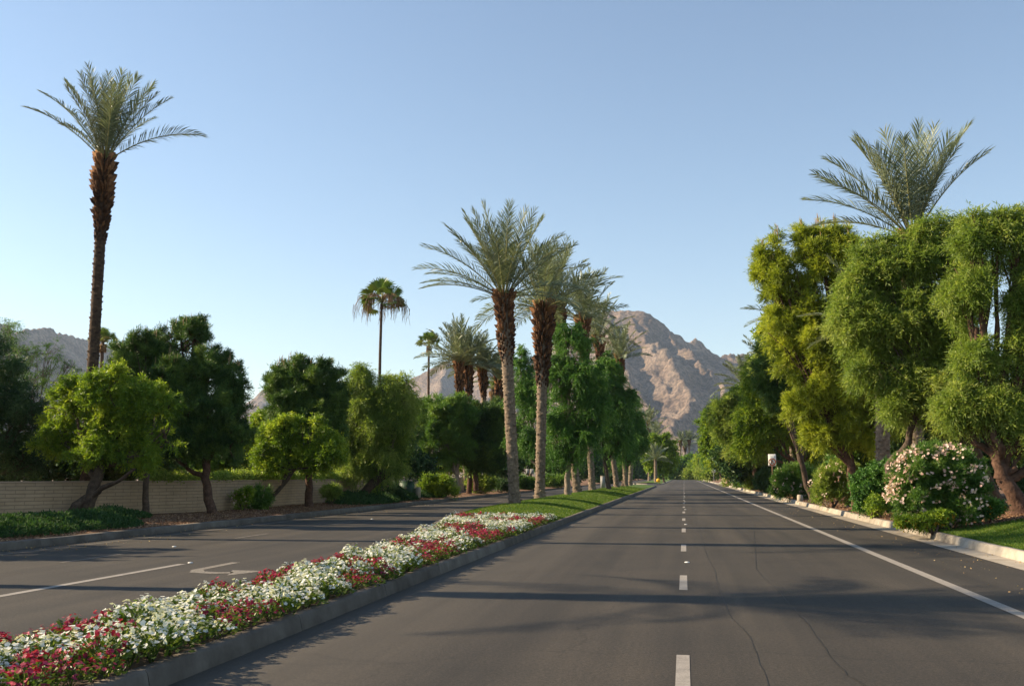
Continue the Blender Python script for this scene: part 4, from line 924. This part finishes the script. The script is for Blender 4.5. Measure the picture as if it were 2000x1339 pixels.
ht = gh.random(1500); hc = along(hp, ht); hz = 1.48 + .16 * vnoise(hc[:, 1] * .9, hc[:, 0]) + .14 * gh.normal(size=1500) * .6
hm = MB()
for rep in range(22):
    P = np.stack([hc[:, 0] + gh.normal(0, .14, 1500), hc[:, 1] + gh.normal(0, .1, 1500), hz + gh.normal(0, .05, 1500)], 1)
    hm.leaves(P, unit(gh.normal(size=(1500, 3)) + [.3, -.2, .3]), .09, .05, np.clip(.55 + .2 * gh.normal(size=1500), 0, 1), gh)
hedge = empty('trimmed_hedge', (-17.4, 41, 1.4), 'low trimmed creeper hedge running along the top of the block wall', 'hedge')
ob = hm.build('hedge_foliage', M['willow'], hedge); ob.location = (17.4, -41, -1.4)
st_ = MB()
for k in range(14):
    p = along(hp, np.array([k / 13.]))[0]; st_.tube([(p[0] - .22, p[1], .2), (p[0] - .25, p[1] + .1, 1.0), (p[0] - .1, p[1], 1.5)], .025, 5)
ob = st_.build('hedge_stems', M['bark'], hedge); ob.location = (17.4, -41, -1.4)

# ------------------------------------------------------------------ shrubs
def shrub(name, label, basepx, Y, Lp, kind, mat, ncl, seed, ls=1.0, flowers=None, nfl=0, fs=.05, group=None, r0=.03, zb=None, top_only=.0, left_only=0.0, stems=7):
    g = np.random.default_rng(seed); x = gx(basepx, Y); z = float(gz(x, Y)) if zb is None else zb; off = np.array([x, Y, z])
    root = empty(name, off, label, 'shrub', group)
    lobes = [(c - off, r) for c, r in plobes(Lp, Y, dep=1.1)]
    st = MB()
    for k in range(stems):
        c, r = lobes[k % len(lobes)]; e = c + g.normal(size=3) * np.array(r) * .35
        st.tube(wob(bez((g.normal() * .08, g.normal() * .08, -.05), e, g.normal(size=3) * .08, 7), .012, g), np.linspace(r0, r0 * .35, 7), 6)
    st.build('stems', M['bark'], root)
    cm = crown_mesh(lobes, kind, ncl, seed, ls, shell=.75); cm.build('foliage', M[mat], root)
    if nfl:
        C = np.array([c for c, r in lobes]); Rr = np.array([r for c, r in lobes]); k = g.integers(0, len(C), nfl * 6); u = unit(g.normal(size=(nfl * 6, 3)) + [-left_only, -.3, top_only])
        P = C[k] + u * Rr[k] * (1.0 + .06 * g.normal(size=(len(k), 1))); dn = np.linalg.norm((P[:, None] - C[None]) / Rr[None], axis=2); P = P[dn.min(1) > .9][:nfl]; n = len(P)
        ct = g.random(n); fm = MB(); nb = 5
        # each truss: several five-petalled flowers
        Q = (P[:, None, :] + g.normal(size=(n, nb, 3)) * fs * 1.1).reshape(-1, 3); ax_ = unit(g.normal(size=Q.shape) + [-.3, -.8, .6])
        A = unit(np.cross(ax_, g.normal(size=Q.shape))); B = np.cross(ax_, A)
        for j in range(5):
            a = j * 2 * pi / 5; d = unit(A * cos(a) + B * sin(a) + ax_ * .25); sd_ = np.cross(d, ax_)
            V = np.stack([Q, Q + d * fs * .6 + sd_ * fs * .36, Q + d * fs, Q + d * fs * .6 - sd_ * fs * .36], 1).reshape(-1, 3)
            fm.add(V, np.arange(len(Q) * 4).reshape(-1, 4), tint=np.repeat(np.clip(np.repeat(ct, nb) + .15 * g.normal(size=len(Q)), 0, 1), 4))
        fm.build('blossoms', M[flowers], root)
    return root
SG = 'oleander shrubs along the right verge'
shrub('oleander_bush', 'largest oleander bush, covered in pale pink flowers, beside the right lawn', 1838, 27.8, [(1800, 920, 48, 44), (1855, 915, 52, 42), (1890, 950, 42, 48), (1775, 965, 40, 45), (1835, 975, 55, 45), (1800, 1000, 40, 28), (1880, 995, 45, 30)], 'olean', 'midgreen', 1500, 101, .72, 'pink_petal', 300, .040, SG, top_only=.75, left_only=.85, stems=14)
shrub('leafy_bush', 'glossy dark green bush left of the largest oleander', 1705, 36.5, [(1700, 945, 34, 38), (1730, 930, 26, 32), (1690, 975, 30, 24), (1722, 975, 30, 28)], 'broad', 'jac', 620, 102, .75, group=SG)
shrub('leafy_bush', 'low light green clump in front of the glossy dark bush', 1708, 35.4, [(1708, 985, 16, 16)], 'broad', 'bright', 130, 103, .65, group=SG)
shrub('oleander_bush', 'loose grey green oleander with a few faded pink flowers in mid row', 1625, 46, [(1618, 945, 30, 32), (1645, 930, 26, 26), (1605, 960, 18, 24), (1655, 960, 24, 28)], 'olean', 'willow', 520, 104, .95, 'pink_petal', 40, .045, SG, top_only=.5)
shrub('oleander_bush', 'dark oleander with scattered white flowers right of the no parking sign', 1552, 62, [(1535, 942, 24, 24), (1565, 938, 28, 26), (1548, 962, 34, 18), (1582, 955, 18, 18)], 'olean', 'midgreen', 620, 105, 1.2, 'pink_petal', 60, .055, SG, top_only=.5)
shrub('leafy_bush', 'grey green bush at the foot of the no parking sign post', 1500, 84, [(1497, 940, 12, 18), (1488, 945, 10, 14)], 'olean', 'dark', 220, 106, 1.5, group=SG)
shrub('oleander_bush', 'pale flowered bush left of the no parking sign', 1471, 100, [(1468, 940, 14, 15), (1480, 942, 10, 12)], 'olean', 'willow', 240, 107, 1.7, 'pink_petal', 30, .07, SG)
shrub('leafy_bush', 'dark bush between two pale flowered ones in the far right row', 1447, 122, [(1447, 940, 12, 13), (1456, 946, 9, 7)], 'olean', 'midgreen', 200, 108, 1.9, group=SG)
shrub('oleander_bush', 'pinkish bush at the far end of the right kerb mulch', 1427, 145, [(1425, 938, 12, 12)], 'olean', 'willow', 170, 109, 2.1, 'pink_petal', 40, .09, SG)
for i, (px, Y, lb) in enumerate([(1390, 250, 'pink flowered bush beside the distant white sign'), (1374, 340, 'pink flowered bush right of the lower yellow sign'), (1352, 388, 'pale pink bush near the vanishing point'), (1341, 392, 'pale pink bush farthest along the road')]):
    shrub('oleander_bush', lb, px, Y, [(px, 929, 7, 6)], 'olean', 'willow', 120, 120 + i, Y / 45, 'pink_petal', 60, .16, SG)
# lantana with yellow flowers spilling over the kerb
shrub('lantana', 'low lantana with orange and yellow flowers spilling over the right kerb', 1815, 27.0, [(1772, 1022, 22, 10), (1805, 1022, 26, 11), (1840, 1014, 22, 11)], 'low', 'bright', 420, 111, 1.0, 'yellow_petal', 60, .022, 'lantana clumps', zb=.2, stems=5)
shrub('lantana', 'leafy lantana with few yellow flowers between oleander and lawn', 1905, 28.3, [(1890, 1003, 24, 12), (1930, 996, 28, 12), (1865, 1012, 18, 10)], 'low', 'jac', 380, 112, 1.2, 'yellow_petal', 45, .022, 'lantana clumps', stems=5)
# left verge
SL = 'shrubs on the left verge'
shrub('young_shrub', 'small dark shrub on a thin bare stem in front of the block wall', 356, 34.2, [(352, 978, 12, 8), (366, 975, 8, 8), (345, 985, 8, 6), (358, 988, 8, 6)], 'olean', 'dark', 90, 131, .7, group=SL, r0=.022, stems=4)
shrub('oleander_bush', 'pale leaved oleander with white buds left of the leaning trunk', 476, 36.3, [(470, 975, 17, 14), (485, 972, 14, 14), (462, 985, 10, 12)], 'olean', 'bright', 200, 132, .8, 'pink_petal', 14, .05, SL, top_only=.8)
shrub('oleander_bush', 'darker oleander with two pink flowers against the leaning trunk', 503, 37.5, [(506, 978, 18, 20), (498, 992, 16, 12), (518, 970, 10, 14)], 'olean', 'midgreen', 240, 133, .85, 'pink_petal', 10, .055, SL, top_only=.8)
shrub('young_shrub', 'clipped round shrub on bare stems between two leaning trunks', 650, 44.5, [(648, 962, 17, 9), (640, 968, 10, 8)], 'olean', 'willow', 120, 134, .9, group=SL, r0=.025, stems=5)
shrub('leafy_bush', 'dusky flowering bush at the foot of the drooping tree', 740, 54, [(738, 958, 26, 16), (765, 962, 18, 12), (718, 965, 14, 12)], 'olean', 'dark', 380, 135, 1.15, 'pink_petal', 10, .06, SL)
shrub('leafy_bush', 'broad light topped bush right of the green cabinet', 852, 62, [(835, 948, 20, 12), (860, 946, 24, 13), (850, 958, 32, 11), (885, 958, 22, 10)], 'olean', 'bright', 620, 136, 1.3, group=SL)
shrub('oleander_bush', 'pale flowered bush beyond the broad light topped one', 938, 76, [(930, 945, 14, 10), (948, 946, 14, 10), (938, 954, 18, 8)], 'olean', 'willow', 300, 137, 1.6, 'pink_petal', 30, .06, SL)
shrub('leafy_bush', 'small dark bush left of the lit palm trunk across the road', 977, 82, [(972, 950, 10, 8), (985, 952, 8, 6)], 'olean', 'dark', 150, 138, 1.6, group=SL)
shrub('leafy_bush', 'green bush showing between the two near palm trunks', 1025, 99, [(1018, 946, 12, 10), (1036, 948, 14, 8)], 'olean', 'midgreen', 220, 139, 1.8, group=SL)
shrub('leafy_bush', 'green bush right of the second palm trunk across the road', 1080, 118, [(1075, 942, 14, 9), (1095, 943, 12, 8)], 'olean', 'midgreen', 220, 140, 2.1, group=SL)
shrub('leafy_bush', 'far green bush across the road between median trunks', 1175, 188, [(1170, 938, 16, 7), (1195, 938, 14, 7)], 'olean', 'dark', 220, 141, 2.6, group=SL)

# ground cover, mulch chips, litter, grass blades: things nobody could count
def scatter_low(name, label, cat, polys, n, mat, L, W, h, seed, zf=None):
    g = np.random.default_rng(seed); P = []
    for (cx_, cy_, rx, ry) in polys:
        k = int(n * rx * ry / sum(a[2] * a[3] for a in polys)); a = g.random(k) * 2 * pi; q = g.random(k) ** .5
        X = cx_ + np.cos(a) * q * rx; Yv = cy_ + np.sin(a) * q * ry; hh = h * np.sqrt(np.clip(1 - q * q, 0, 1)) * (.5 + 1.0 * vnoise(X * 2.3, Yv * 2.3))
        P.append(np.stack([X, Yv, (zf or gz)(X, Yv) + hh * g.random(k) ** .5], 1))
    P = np.concatenate(P); m = MB(); m.leaves(P, unit(g.normal(size=P.shape) + [0, 0, .5]), L, W, np.clip(.5 + .25 * g.normal(size=len(P)), 0, 1), g)
    return tag(m.build(name, M[mat]), label, cat, kind='stuff')
scatter_low('ground_cover', 'low dark green ground cover in front of the block wall', 'ground cover', [(-16.6, 25.0, 1.7, 2.6), (-17.4, 28.4, 1.1, 1.5), (-16.2, 22, 1.3, 2.5)], 26000, 'cover', .11, .045, .30, 201)
scatter_low('ground_cover', 'dense leafy ground cover below the drooping tree', 'ground cover', [(-16.1, 49.5, 1.3, 4.5), (-16.4, 55, 1.3, 3.5), (-16.5, 63, 1.2, 3)], 22000, 'cover', .14, .055, .45, 202)
scatter_low('ground_cover', 'sparse green weeds along the right kerb mulch', 'ground cover', [(7.1, 34, .3, .5), (7.5, 47, .4, 1.2), (7.6, 66, .5, 2), (7.6, 76, .5, 2), (7.2, 30, .4, .6)], 6000, 'jac', .09, .04, .25, 203)
def chips(name, label, cat, x0, x1, y0, y1, n, mat, L, seed, zf, dens=None, lay=.25):
    g = np.random.default_rng(seed); X = x0 + (x1 - x0) * g.random(n) ** (1 if dens is None else dens); Yv = y0 + (y1 - y0) * g.random(n) ** 1.3
    P = np.stack([X, Yv, zf(X, Yv) + .012], 1); D = g.normal(size=P.shape); D[:, 2] = np.abs(D[:, 2]) * lay; m = MB(); m.leaves(P, unit(D), L * (.5 + g.random(n)), L * .5, g.random(n), g)
    return tag(m.build(name, M[mat]), label, cat, kind='stuff')
chips('mulch_chips', 'loose reddish mulch on the bank beside the right kerb', 'mulch', 6.4, 11, 27.5, 75, 30000, 'chip', .06, 211, gz)
chips('mulch_chips', 'loose brown mulch between the left kerb and the wall', 'mulch', -17.2, -14.7, 20, 60, 26000, 'chip', .06, 212, gz)
chips('fallen_leaves', 'scattered dry leaves in the right gutter', 'fallen leaves', 6.1, 4.3, 14, 90, 500, 'litter', .035, 213, lambda X, Y: X * 0 + .004, 2.2)
chips('fallen_leaves', 'scattered dry leaves beside the left kerb', 'fallen leaves', -14.3, -12.8, 18, 60, 260, 'litter', .05, 214, lambda X, Y: X * 0 + .002, 2.2)
def blades(name, label, n, fx, seed, L):
    g = np.random.default_rng(seed); X, Yv, Z = fx(g, n); P = np.stack([X, Yv, Z], 1); D = unit(g.normal(size=P.shape) * .35 + [0, 0, 1.])
    m = MB(); k = L * (.5 + g.random(n)); m.leaves(P, D, k, .007 + .0003 * Yv, np.clip(.5 + .25 * g.normal(size=n) + .3 * (vnoise(X * .8, Yv * .8) - .5), 0, 1), g)
    return tag(m.build(name, M['blade']), label, 'grass', kind='stuff')
def fr_(g, n):
    Yv = 15 + 12.7 * g.random(n); X = 6.36 + 7.5 * g.random(n) ** 1.3; return X, Yv, gz(X, Yv) - .005
blades('grass', 'short green lawn grass at the right edge', 150000, fr_, 221, .045)
def fm_(g, n):
    Yv = 32.6 + 75 * g.random(n) ** 1.6; u = g.random(n); xl = medl(Yv) + .17; X = xl + (MED_R - .17 - xl) * u; return X, Yv, mz(X, Yv) - .005
blades('grass', 'short green lawn grass on the median', 140000, fm_, 222, .055)

# ------------------------------------------------------------------ flower bed
def bed_plant(kind, seed):
    g = np.random.default_rng(seed); m = MB(); n = 150
    a = g.random(n) * 2 * pi; q = g.random(n) ** .5 * .17; z = .21 * (1 - (q / .20) ** 2) * g.random(n) ** .55 + .02
    P = np.stack([np.cos(a) * q, np.sin(a) * q, z], 1); D = unit(np.stack([np.cos(a), np.sin(a), .5 + .5 * g.random(n)], 1) + .4 * g.normal(size=(n, 3)))
    m.leaves(P, D, .05 + .025 * g.random(n), .024, np.clip(.5 + .22 * g.normal(size=n), 0, 1), g, .05)
    for k in range(6):
        a_ = g.random() * 2 * pi; m.tube([(0, 0, -.03), (cos(a_) * .05, sin(a_) * .05, .08), (cos(a_) * .11, sin(a_) * .11, .17)], [.005, .004, .002], 4, .3)
    nf = 50 if kind == 'white_petal' else 48; f = MB()
    a = g.random(nf) * 2 * pi; q = g.random(nf) ** .6 * .18; z = .235 * (1 - (q / .24) ** 2) * (.62 + .45 * g.random(nf)) + .04
    Q = np.stack([np.cos(a) * q, np.sin(a) * q, z], 1); ax_ = unit(np.stack([np.cos(a) * q * 4, np.sin(a) * q * 4, np.full(nf, .9)], 1) + .35 * g.normal(size=(nf, 3)))
    A = unit(np.cross(ax_, g.normal(size=Q.shape))); B = np.cross(ax_, A); fs = (.0165 + .006 * g.random(nf))[:, None]
    ti = g.random(nf)
    for j in range(5):
        b = j * 2 * pi / 5; d = unit(A * cos(b) + B * sin(b) + ax_ * (.12 + .15 * g.normal(size=(nf, 1)))); sd_ = np.cross(d, ax_)
        V = np.stack([Q, Q + d * fs * .6 + sd_ * fs * .55, Q + d * fs * 1.05 + sd_ * fs * .2, Q + d * fs * 1.05 - sd_ * fs * .2, Q + d * fs * .6 - sd_ * fs * .55], 1).reshape(-1, 3)
        k = np.arange(nf)[:, None] * 5; f.add(V, k + np.array([[1, 2, 3, 4]]), k + np.array([[0, 1, 4]]), np.repeat(np.clip(ti + .1 * g.normal(size=nf), 0, 1), 5))
    return m, f
RED = [(20, 1226, 55, 22), (105, 1217, 45, 16), (160, 1205, 45, 22), (215, 1215, 28, 12), (85, 1285, 60, 28), (150, 1275, 35, 15), (215, 1270, 45, 22), (260, 1272, 30, 18), (150, 1320, 70, 30), (35, 1320, 70, 40), (90, 1339, 120, 30),
       (420, 1178, 32, 14), (470, 1184, 28, 12), (520, 1185, 38, 20), (574, 1175, 34, 12), (606, 1164, 34, 10), (490, 1128, 60, 13), (437, 1142, 30, 10), (545, 1118, 40, 12), (620, 1087, 30, 8), (683, 1088, 32, 8), (686, 1115, 40, 10),
       (715, 1095, 28, 10), (795, 1110, 38, 10), (896, 1070, 50, 9), (835, 1060, 55, 8), (784, 1057, 26, 6), (826, 1078, 30, 9), (955, 1040, 75, 8), (1015, 1034, 28, 6), (905, 1026, 55, 6), (1025, 1013, 75, 5), (890, 1006, 35, 4), (960, 1001, 60, 3), (740, 1105, 24, 8)]
gb = np.random.default_rng(300); spots = []
yy = 3.6
while yy < 32.6:
    xl = float(medl(yy)) + .58; xr = MED_R - .30; nx = max(2, int(round((xr - xl) / .27)))
    for k in range(nx + 1):
        x = xl + (xr - xl) * (k + (.25 if int(yy * 100) % 2 else -.1)) / nx + gb.normal() * .045; y = yy + gb.normal() * .045
        px, py = proj(x, y, .36)
        if px < -90 or py > 1400: continue
        red = any(((px - a) / c) ** 2 + ((py - b) / d) ** 2 < 1 for a, b, c, d in RED) ^ (gb.random() < .02)
        spots.append((x, y, red))
    yy += .265
spots.sort(key=lambda s: s[1])
proto = {}
for kd in ('white_petal', 'red_petal'):
    for v in range(4):
        m, f = bed_plant(kd, 310 + v + (10 if kd[0] == 'r' else 0)); proto[(kd, v)] = (m, f, m.mesh('leaves'), f.mesh('blossoms'))
rest = {'white_petal': (MB(), MB()), 'red_petal': (MB(), MB())}
for i, (x, y, red) in enumerate(spots):
    kd = 'red_petal' if red else 'white_petal'; v = int(gb.integers(4)); m, f, ml_, fl_ = proto[(kd, v)]; rz = gb.random() * 2 * pi; sc = (.80 if red else .92) + .30 * gb.random()
    if i < 296:
        r = empty('flowering_plant', (x, y, .15), ('crimson' if red else 'white') + ' flowering bedding plant among its like in the near flower bed', 'flower', ('crimson' if red else 'white') + ' bedding plants in the median bed')
        r.rotation_euler = (0, 0, rz); r.scale = (sc, sc, sc * (.58 + .52 * gb.random()))
        obj('leaves', ml_, M['plant'], r); obj('blossoms', fl_, M[kd], r)
    else:
        for mm, dst in ((m, rest[kd][0]), (f, rest[kd][1])):
            V = np.concatenate(mm.V); c, s_ = cos(rz), sin(rz); k = min(1.35, 1 + (y - 14) * .012)
            W = np.stack([(V[:, 0] * c - V[:, 1] * s_) * sc + x, (V[:, 0] * s_ + V[:, 1] * c) * sc + y, V[:, 2] * sc * (.62 + .42 * gb.random()) + .15], 1)
            base = 0; dst.add(W, np.concatenate(mm.Fq), np.concatenate(mm.Ft) if mm.Ft else None, np.concatenate(mm.T))
for kd, nm_ in (('white_petal', 'white'), ('red_petal', 'crimson')):
    root = empty('flower_drift', (-5.5, 22, .15), nm_ + ' flowering plants massed in the far part of the median bed', 'flowers'); root['kind'] = 'stuff'
    for mm, pn, mt in ((rest[kd][0], 'leaves', 'plant'), (rest[kd][1], 'blossoms', kd)):
        o = mm.build(pn, M[mt], root); o.location = (5.5, -22, -.15); o['kind'] = 'stuff'
print('bed plants', len(spots))

# ------------------------------------------------------------------ signs, posts and small things
def text_mesh(txt, size, ext=.002, bold=.0):
    cu = bpy.data.curves.new('t', 'FONT'); cu.body = txt; cu.size = size; cu.extrude = ext; cu.align_x = 'CENTER'; cu.align_y = 'CENTER'; cu.offset = bold
    o = bpy.data.objects.new('t', cu); COL.objects.link(o); dg = bpy.context.evaluated_depsgraph_get(); me = bpy.data.meshes.new_from_object(o.evaluated_get(dg))
    bpy.data.objects.remove(o); return me
def rbox(m, w, h, t, x=0, z=0, y=0, r=.03):
    """rounded plate in XZ, thickness along Y"""
    P = []
    for cx_, cz, a0 in ((w / 2 - r, h / 2 - r, 0), (-w / 2 + r, h / 2 - r, 90), (-w / 2 + r, -h / 2 + r, 180), (w / 2 - r, -h / 2 + r, 270)):
        for a in (0, 30, 60, 90): P.append((x + cx_ + r * cos(R(a0 + a)), z + cz + r * sin(R(a0 + a))))
    n = len(P); V = [(a, y, b) for a, b in P] + [(a, y + t, b) for a, b in P] + [(x, y, z), (x, y + t, z)]
    q = [(i, (i + 1) % n, n + (i + 1) % n, n + i) for i in range(n)]
    tr = [(2 * n, (i + 1) % n, i) for i in range(n)] + [(2 * n + 1, n + i, n + (i + 1) % n) for i in range(n)]
    m.add(V, q, tr)
sx = gx(1509, 78); szz = float(gz(sx, 78))
sign = empty('no_parking_sign', (sx, 78, szz), 'white sign with a red ringed and slashed black R on a rusty post', 'sign')
sign.rotation_euler = (0, 0, R(4))
m = MB(); m.box((-.045, -.03, -.2), (.045, .03, 2.75)); m.build('post', M['post'], sign)
top = at(1506, 886, 78)[2] - szz; m = MB(); rbox(m, .58, .90, .01, 0, top - .46, -.045, .04); plate = m.build('sign_plate', M['white_paint'], sign)
zc = top - .60
m = MB(); n = 40
V = [(r * cos(a), -.049, zc + r * sin(a)) for r in (.275, .205) for a in np.linspace(0, 2 * pi, n, False)]; m.add(V, [(i, (i + 1) % n, n + (i + 1) % n, n + i) for i in range(n)])
c, s_ = cos(R(-45)), sin(R(-45)); m.add([(c * a - s_ * b, -.0500, zc + s_ * a + c * b) for a, b in ((-.235, -.02), (.235, -.02), (.235, .02), (-.235, .02))], [(0, 1, 2, 3)])
obj('red_ring', m.mesh('red_ring'), M['red_ink'], plate)
me = text_mesh('R', .38, .001, .006); me.materials.clear(); o = obj('letter', me, M['black_ink'], plate); o.rotation_euler = (pi / 2, 0, 0); o.location = (0, -.0475, zc)
# distant signs on the right
def small_sign(name, label, px, Y, py, w, h, mat, diamond=False, group='distant signs'):
    x = gx(px, Y); z = float(gz(x, Y)); zt = at(px, py, Y)[2] - z; r = empty(name, (x, Y, z), label, 'sign', group)
    m = MB(); m.tube([(0, 0, -.1), (0, 0, zt)], .04, 6); m.build('post', M['grey_metal'], r)
    m = MB(); rbox(m, w, h, .02, 0, 0, -.07, .05); o = m.build('sign_plate', M[mat], r); o.location = (0, 0, zt)
    if diamond: o.rotation_euler = (0, R(45), 0)
    return r
small_sign('warning_sign', 'yellow warning sign hung under the leaves near the distant white sign', 1386, 252, 919, 1.1, .55, 'sign_yellow')
small_sign('regulation_sign', 'small distant white sign on a thin post', 1394, 240, 918, .8, .95, 'white_paint')
small_sign('warning_sign', 'lower yellow diamond warning sign at the far right kerb', 1366, 380, 929, .9, .9, 'sign_yellow', True)
x = gx(1287, 192)
r = empty('hazard_marker', (x, 186.5, .15), 'orange round hazard marker low at the nose of the far island', 'sign')
m = MB(); m.tube([(0, 0, -.1), (0, 0, .5)], .03, 6); m.build('post', M['grey_metal'], r)
m = MB(); rbox(m, .75, .75, .03, 0, .55, -.06, .35); m.build('reflector_plate', M['sign_yellow'], r)
# twin-box sign seen from behind on the left verge
x = gx(1035, 99); r = empty('street_sign', (x, 99, .25), 'grey twin panel sign on a post seen between the two near palm trunks', 'sign')
m = MB(); m.tube([(0, 0, -.1), (0, 0, 1.9)], .05, 6); m.build('post', M['post'], r)
for dx in (-.22, .22):
    m = MB(); rbox(m, .36, .5, .04, dx, 1.75, -.09, .03); m.build('panel', M['grey_metal'], r)
# green utility cabinet
x = gx(801, 58.5); x = -16.6; yb = 59.0
r = empty('utility_cabinet', (x, yb, float(gz(x, yb))), 'green metal utility cabinet on a concrete pad before the stucco wall', 'utility box')
m = MB(); m.box((-.38, -.35, .10), (.38, .35, .92)); m.build('cabinet_body', M['green_box'], r)
m = MB(); m.box((-.41, -.38, .92), (.41, .38, .98)); m.build('lid', M['green_box'], r)
m = MB(); m.box((-.003, -.362, .14), (.003, -.350, .88)); m.box((.05, -.375, .5), (.08, -.350, .6)); m.build('door_seam', M['black_ink'], r)
m = MB(); m.box((-.5, -.45, -.1), (.75, .45, .10)); m.build('pad', M['stone'], r)
m = MB(); cx_ = gx(820, 60); m.box((-.13, -.13, -.1), (.13, .13, .62)); m.box((-.10, -.10, .62), (.10, .10, .66))
o = m.build('valve_box', M['stone']); o.location = (-15.95, 59.2, .25); tag(o, 'small pale box beside the green cabinet', 'utility box')
# median pedestal
r = empty('meter_pedestal', (gx(1177, 96), 96, float(mz(np.array(gx(1177, 96)), np.array(96.)))), 'slim pale metal pedestal on the median grass below the jacarandas', 'pedestal')
m = MB(); m.box((-.2, -.15, -.05), (.2, .15, 1.15)); m.build('housing', M['grey_metal'], r); m = MB(); m.box((-.22, -.17, 1.15), (.22, .17, 1.2)); m.build('lid', M['stone'], r)
# lantern behind the wall
r = empty('garden_lantern', (gx(278, 34.2), 34.6, .3), 'white glass lantern on a thin post behind the slim pine trunk', 'lamp')
m = MB(); m.tube([(0, 0, -.1), (0, 0, 1.75)], .03, 8); m.build('post', M['black_ink'], r)
m = MB(); m.tube([(0, 0, 1.75), (0, 0, 1.8), (0, 0, 2.0), (0, 0, 2.12)], [.07, .10, .12, .05], 8); m.build('lamp_glass', M['lamp_glass'], r)
m = MB(); m.tube([(0, 0, 2.12), (0, 0, 2.16), (0, 0, 2.26)], [.13, .10, .02], 8); m.build('lamp_cap', M['black_ink'], r)
# stones and raised markers
def stone(label, px, Y, w, d, h, seed):
    g = np.random.default_rng(seed); x = gx(px, Y); m = MB(); m.box((-w / 2, -d / 2, -.1), (w / 2, d / 2, h * .75)); m.add([(-w / 2, -d / 2, h * .75), (w / 2, -d / 2, h * .75), (w / 2, d / 2, h * .75), (-w / 2, d / 2, h * .75), (-w * .4, -d * .4, h), (w * .4, -d * .4, h * .95), (w * .4, d * .4, h), (-w * .4, d * .4, h)], [(0, 1, 5, 4), (1, 2, 6, 5), (2, 3, 7, 6), (3, 0, 4, 7), (4, 5, 6, 7)])
    o = m.build('marker_stone', M['stone']); o.location = (float(x), float(Y), float(gz(x, Y))); o.rotation_euler = (0, 0, g.random()); return tag(o, label, 'stone', 'pale stones in the right mulch')
stone('upright pale stone in the mulch right of the white flowered oleander', 1561, 57.5, .26, .2, .36, 1)
stone('flat pale stone by the kerb far beyond the no parking sign', 1434, 132, .7, .4, .45, 2)
mk = MB(); n = 12
V = [(.05 * cos(a), .05 * sin(a), 0) for a in np.linspace(0, 2 * pi, n, False)] + [(.04 * cos(a), .04 * sin(a), .014) for a in np.linspace(0, 2 * pi, n, False)] + [(0, 0, .019)]
mk.add(V, [(i, (i + 1) % n, n + (i + 1) % n, n + i) for i in range(n)], [(n + i, n + (i + 1) % n, 2 * n) for i in range(n)]); mkm = mk.mesh('lane_marker', True)
ordn = ['nearest', 'second nearest', 'third nearest', 'fourth nearest', 'fifth nearest', 'farthest']
for k in range(6):
    o = obj('lane_marker', mkm, M['marker']); o.location = (0.0 + .02, 19.1 + 14.6 * k, .002); tag(o, ordn[k] + ' raised white marker dot between the lane dashes on the right road', 'road marker', 'raised markers on the lane line')
for (x, y, lb) in [(-9.02, 17.45, 'raised white marker dot at the end of the turn pocket line'), (-11.42, 21.3, 'raised white marker dot on the faint lane line of the left road'), (-11.42, 35.9, 'farther raised marker dot on the left road lane line')]:
    o = obj('lane_marker', mkm, M['marker']); o.location = (x, y, .002); tag(o, lb, 'road marker', 'raised markers on the left road')

# ------------------------------------------------------------------ haze over the valley
hz_ = MB(); hz_.box((-3900, -300, -2.0), (1600, 6000, 900)); ho = hz_.build('haze', None)
hm_ = bpy.data.materials.new('haze'); hm_.use_nodes = True; hn = hm_.node_tree.nodes; hn.remove(hn['Principled BSDF'])
pv = hn.new('ShaderNodeVolumePrincipled'); pv.inputs['Density'].default_value = 0.00006; pv.inputs['Color'].default_value = (.62, .78, 1, 1); pv.inputs['Anisotropy'].default_value = .2
hm_.node_tree.links.new(pv.outputs[0], hn['Material Output'].inputs['Volume']); ho.data.materials.append(hm_); ho['kind'] = 'stuff'
tag(ho, 'thin blue haze lying over the valley and the mountains', 'haze')
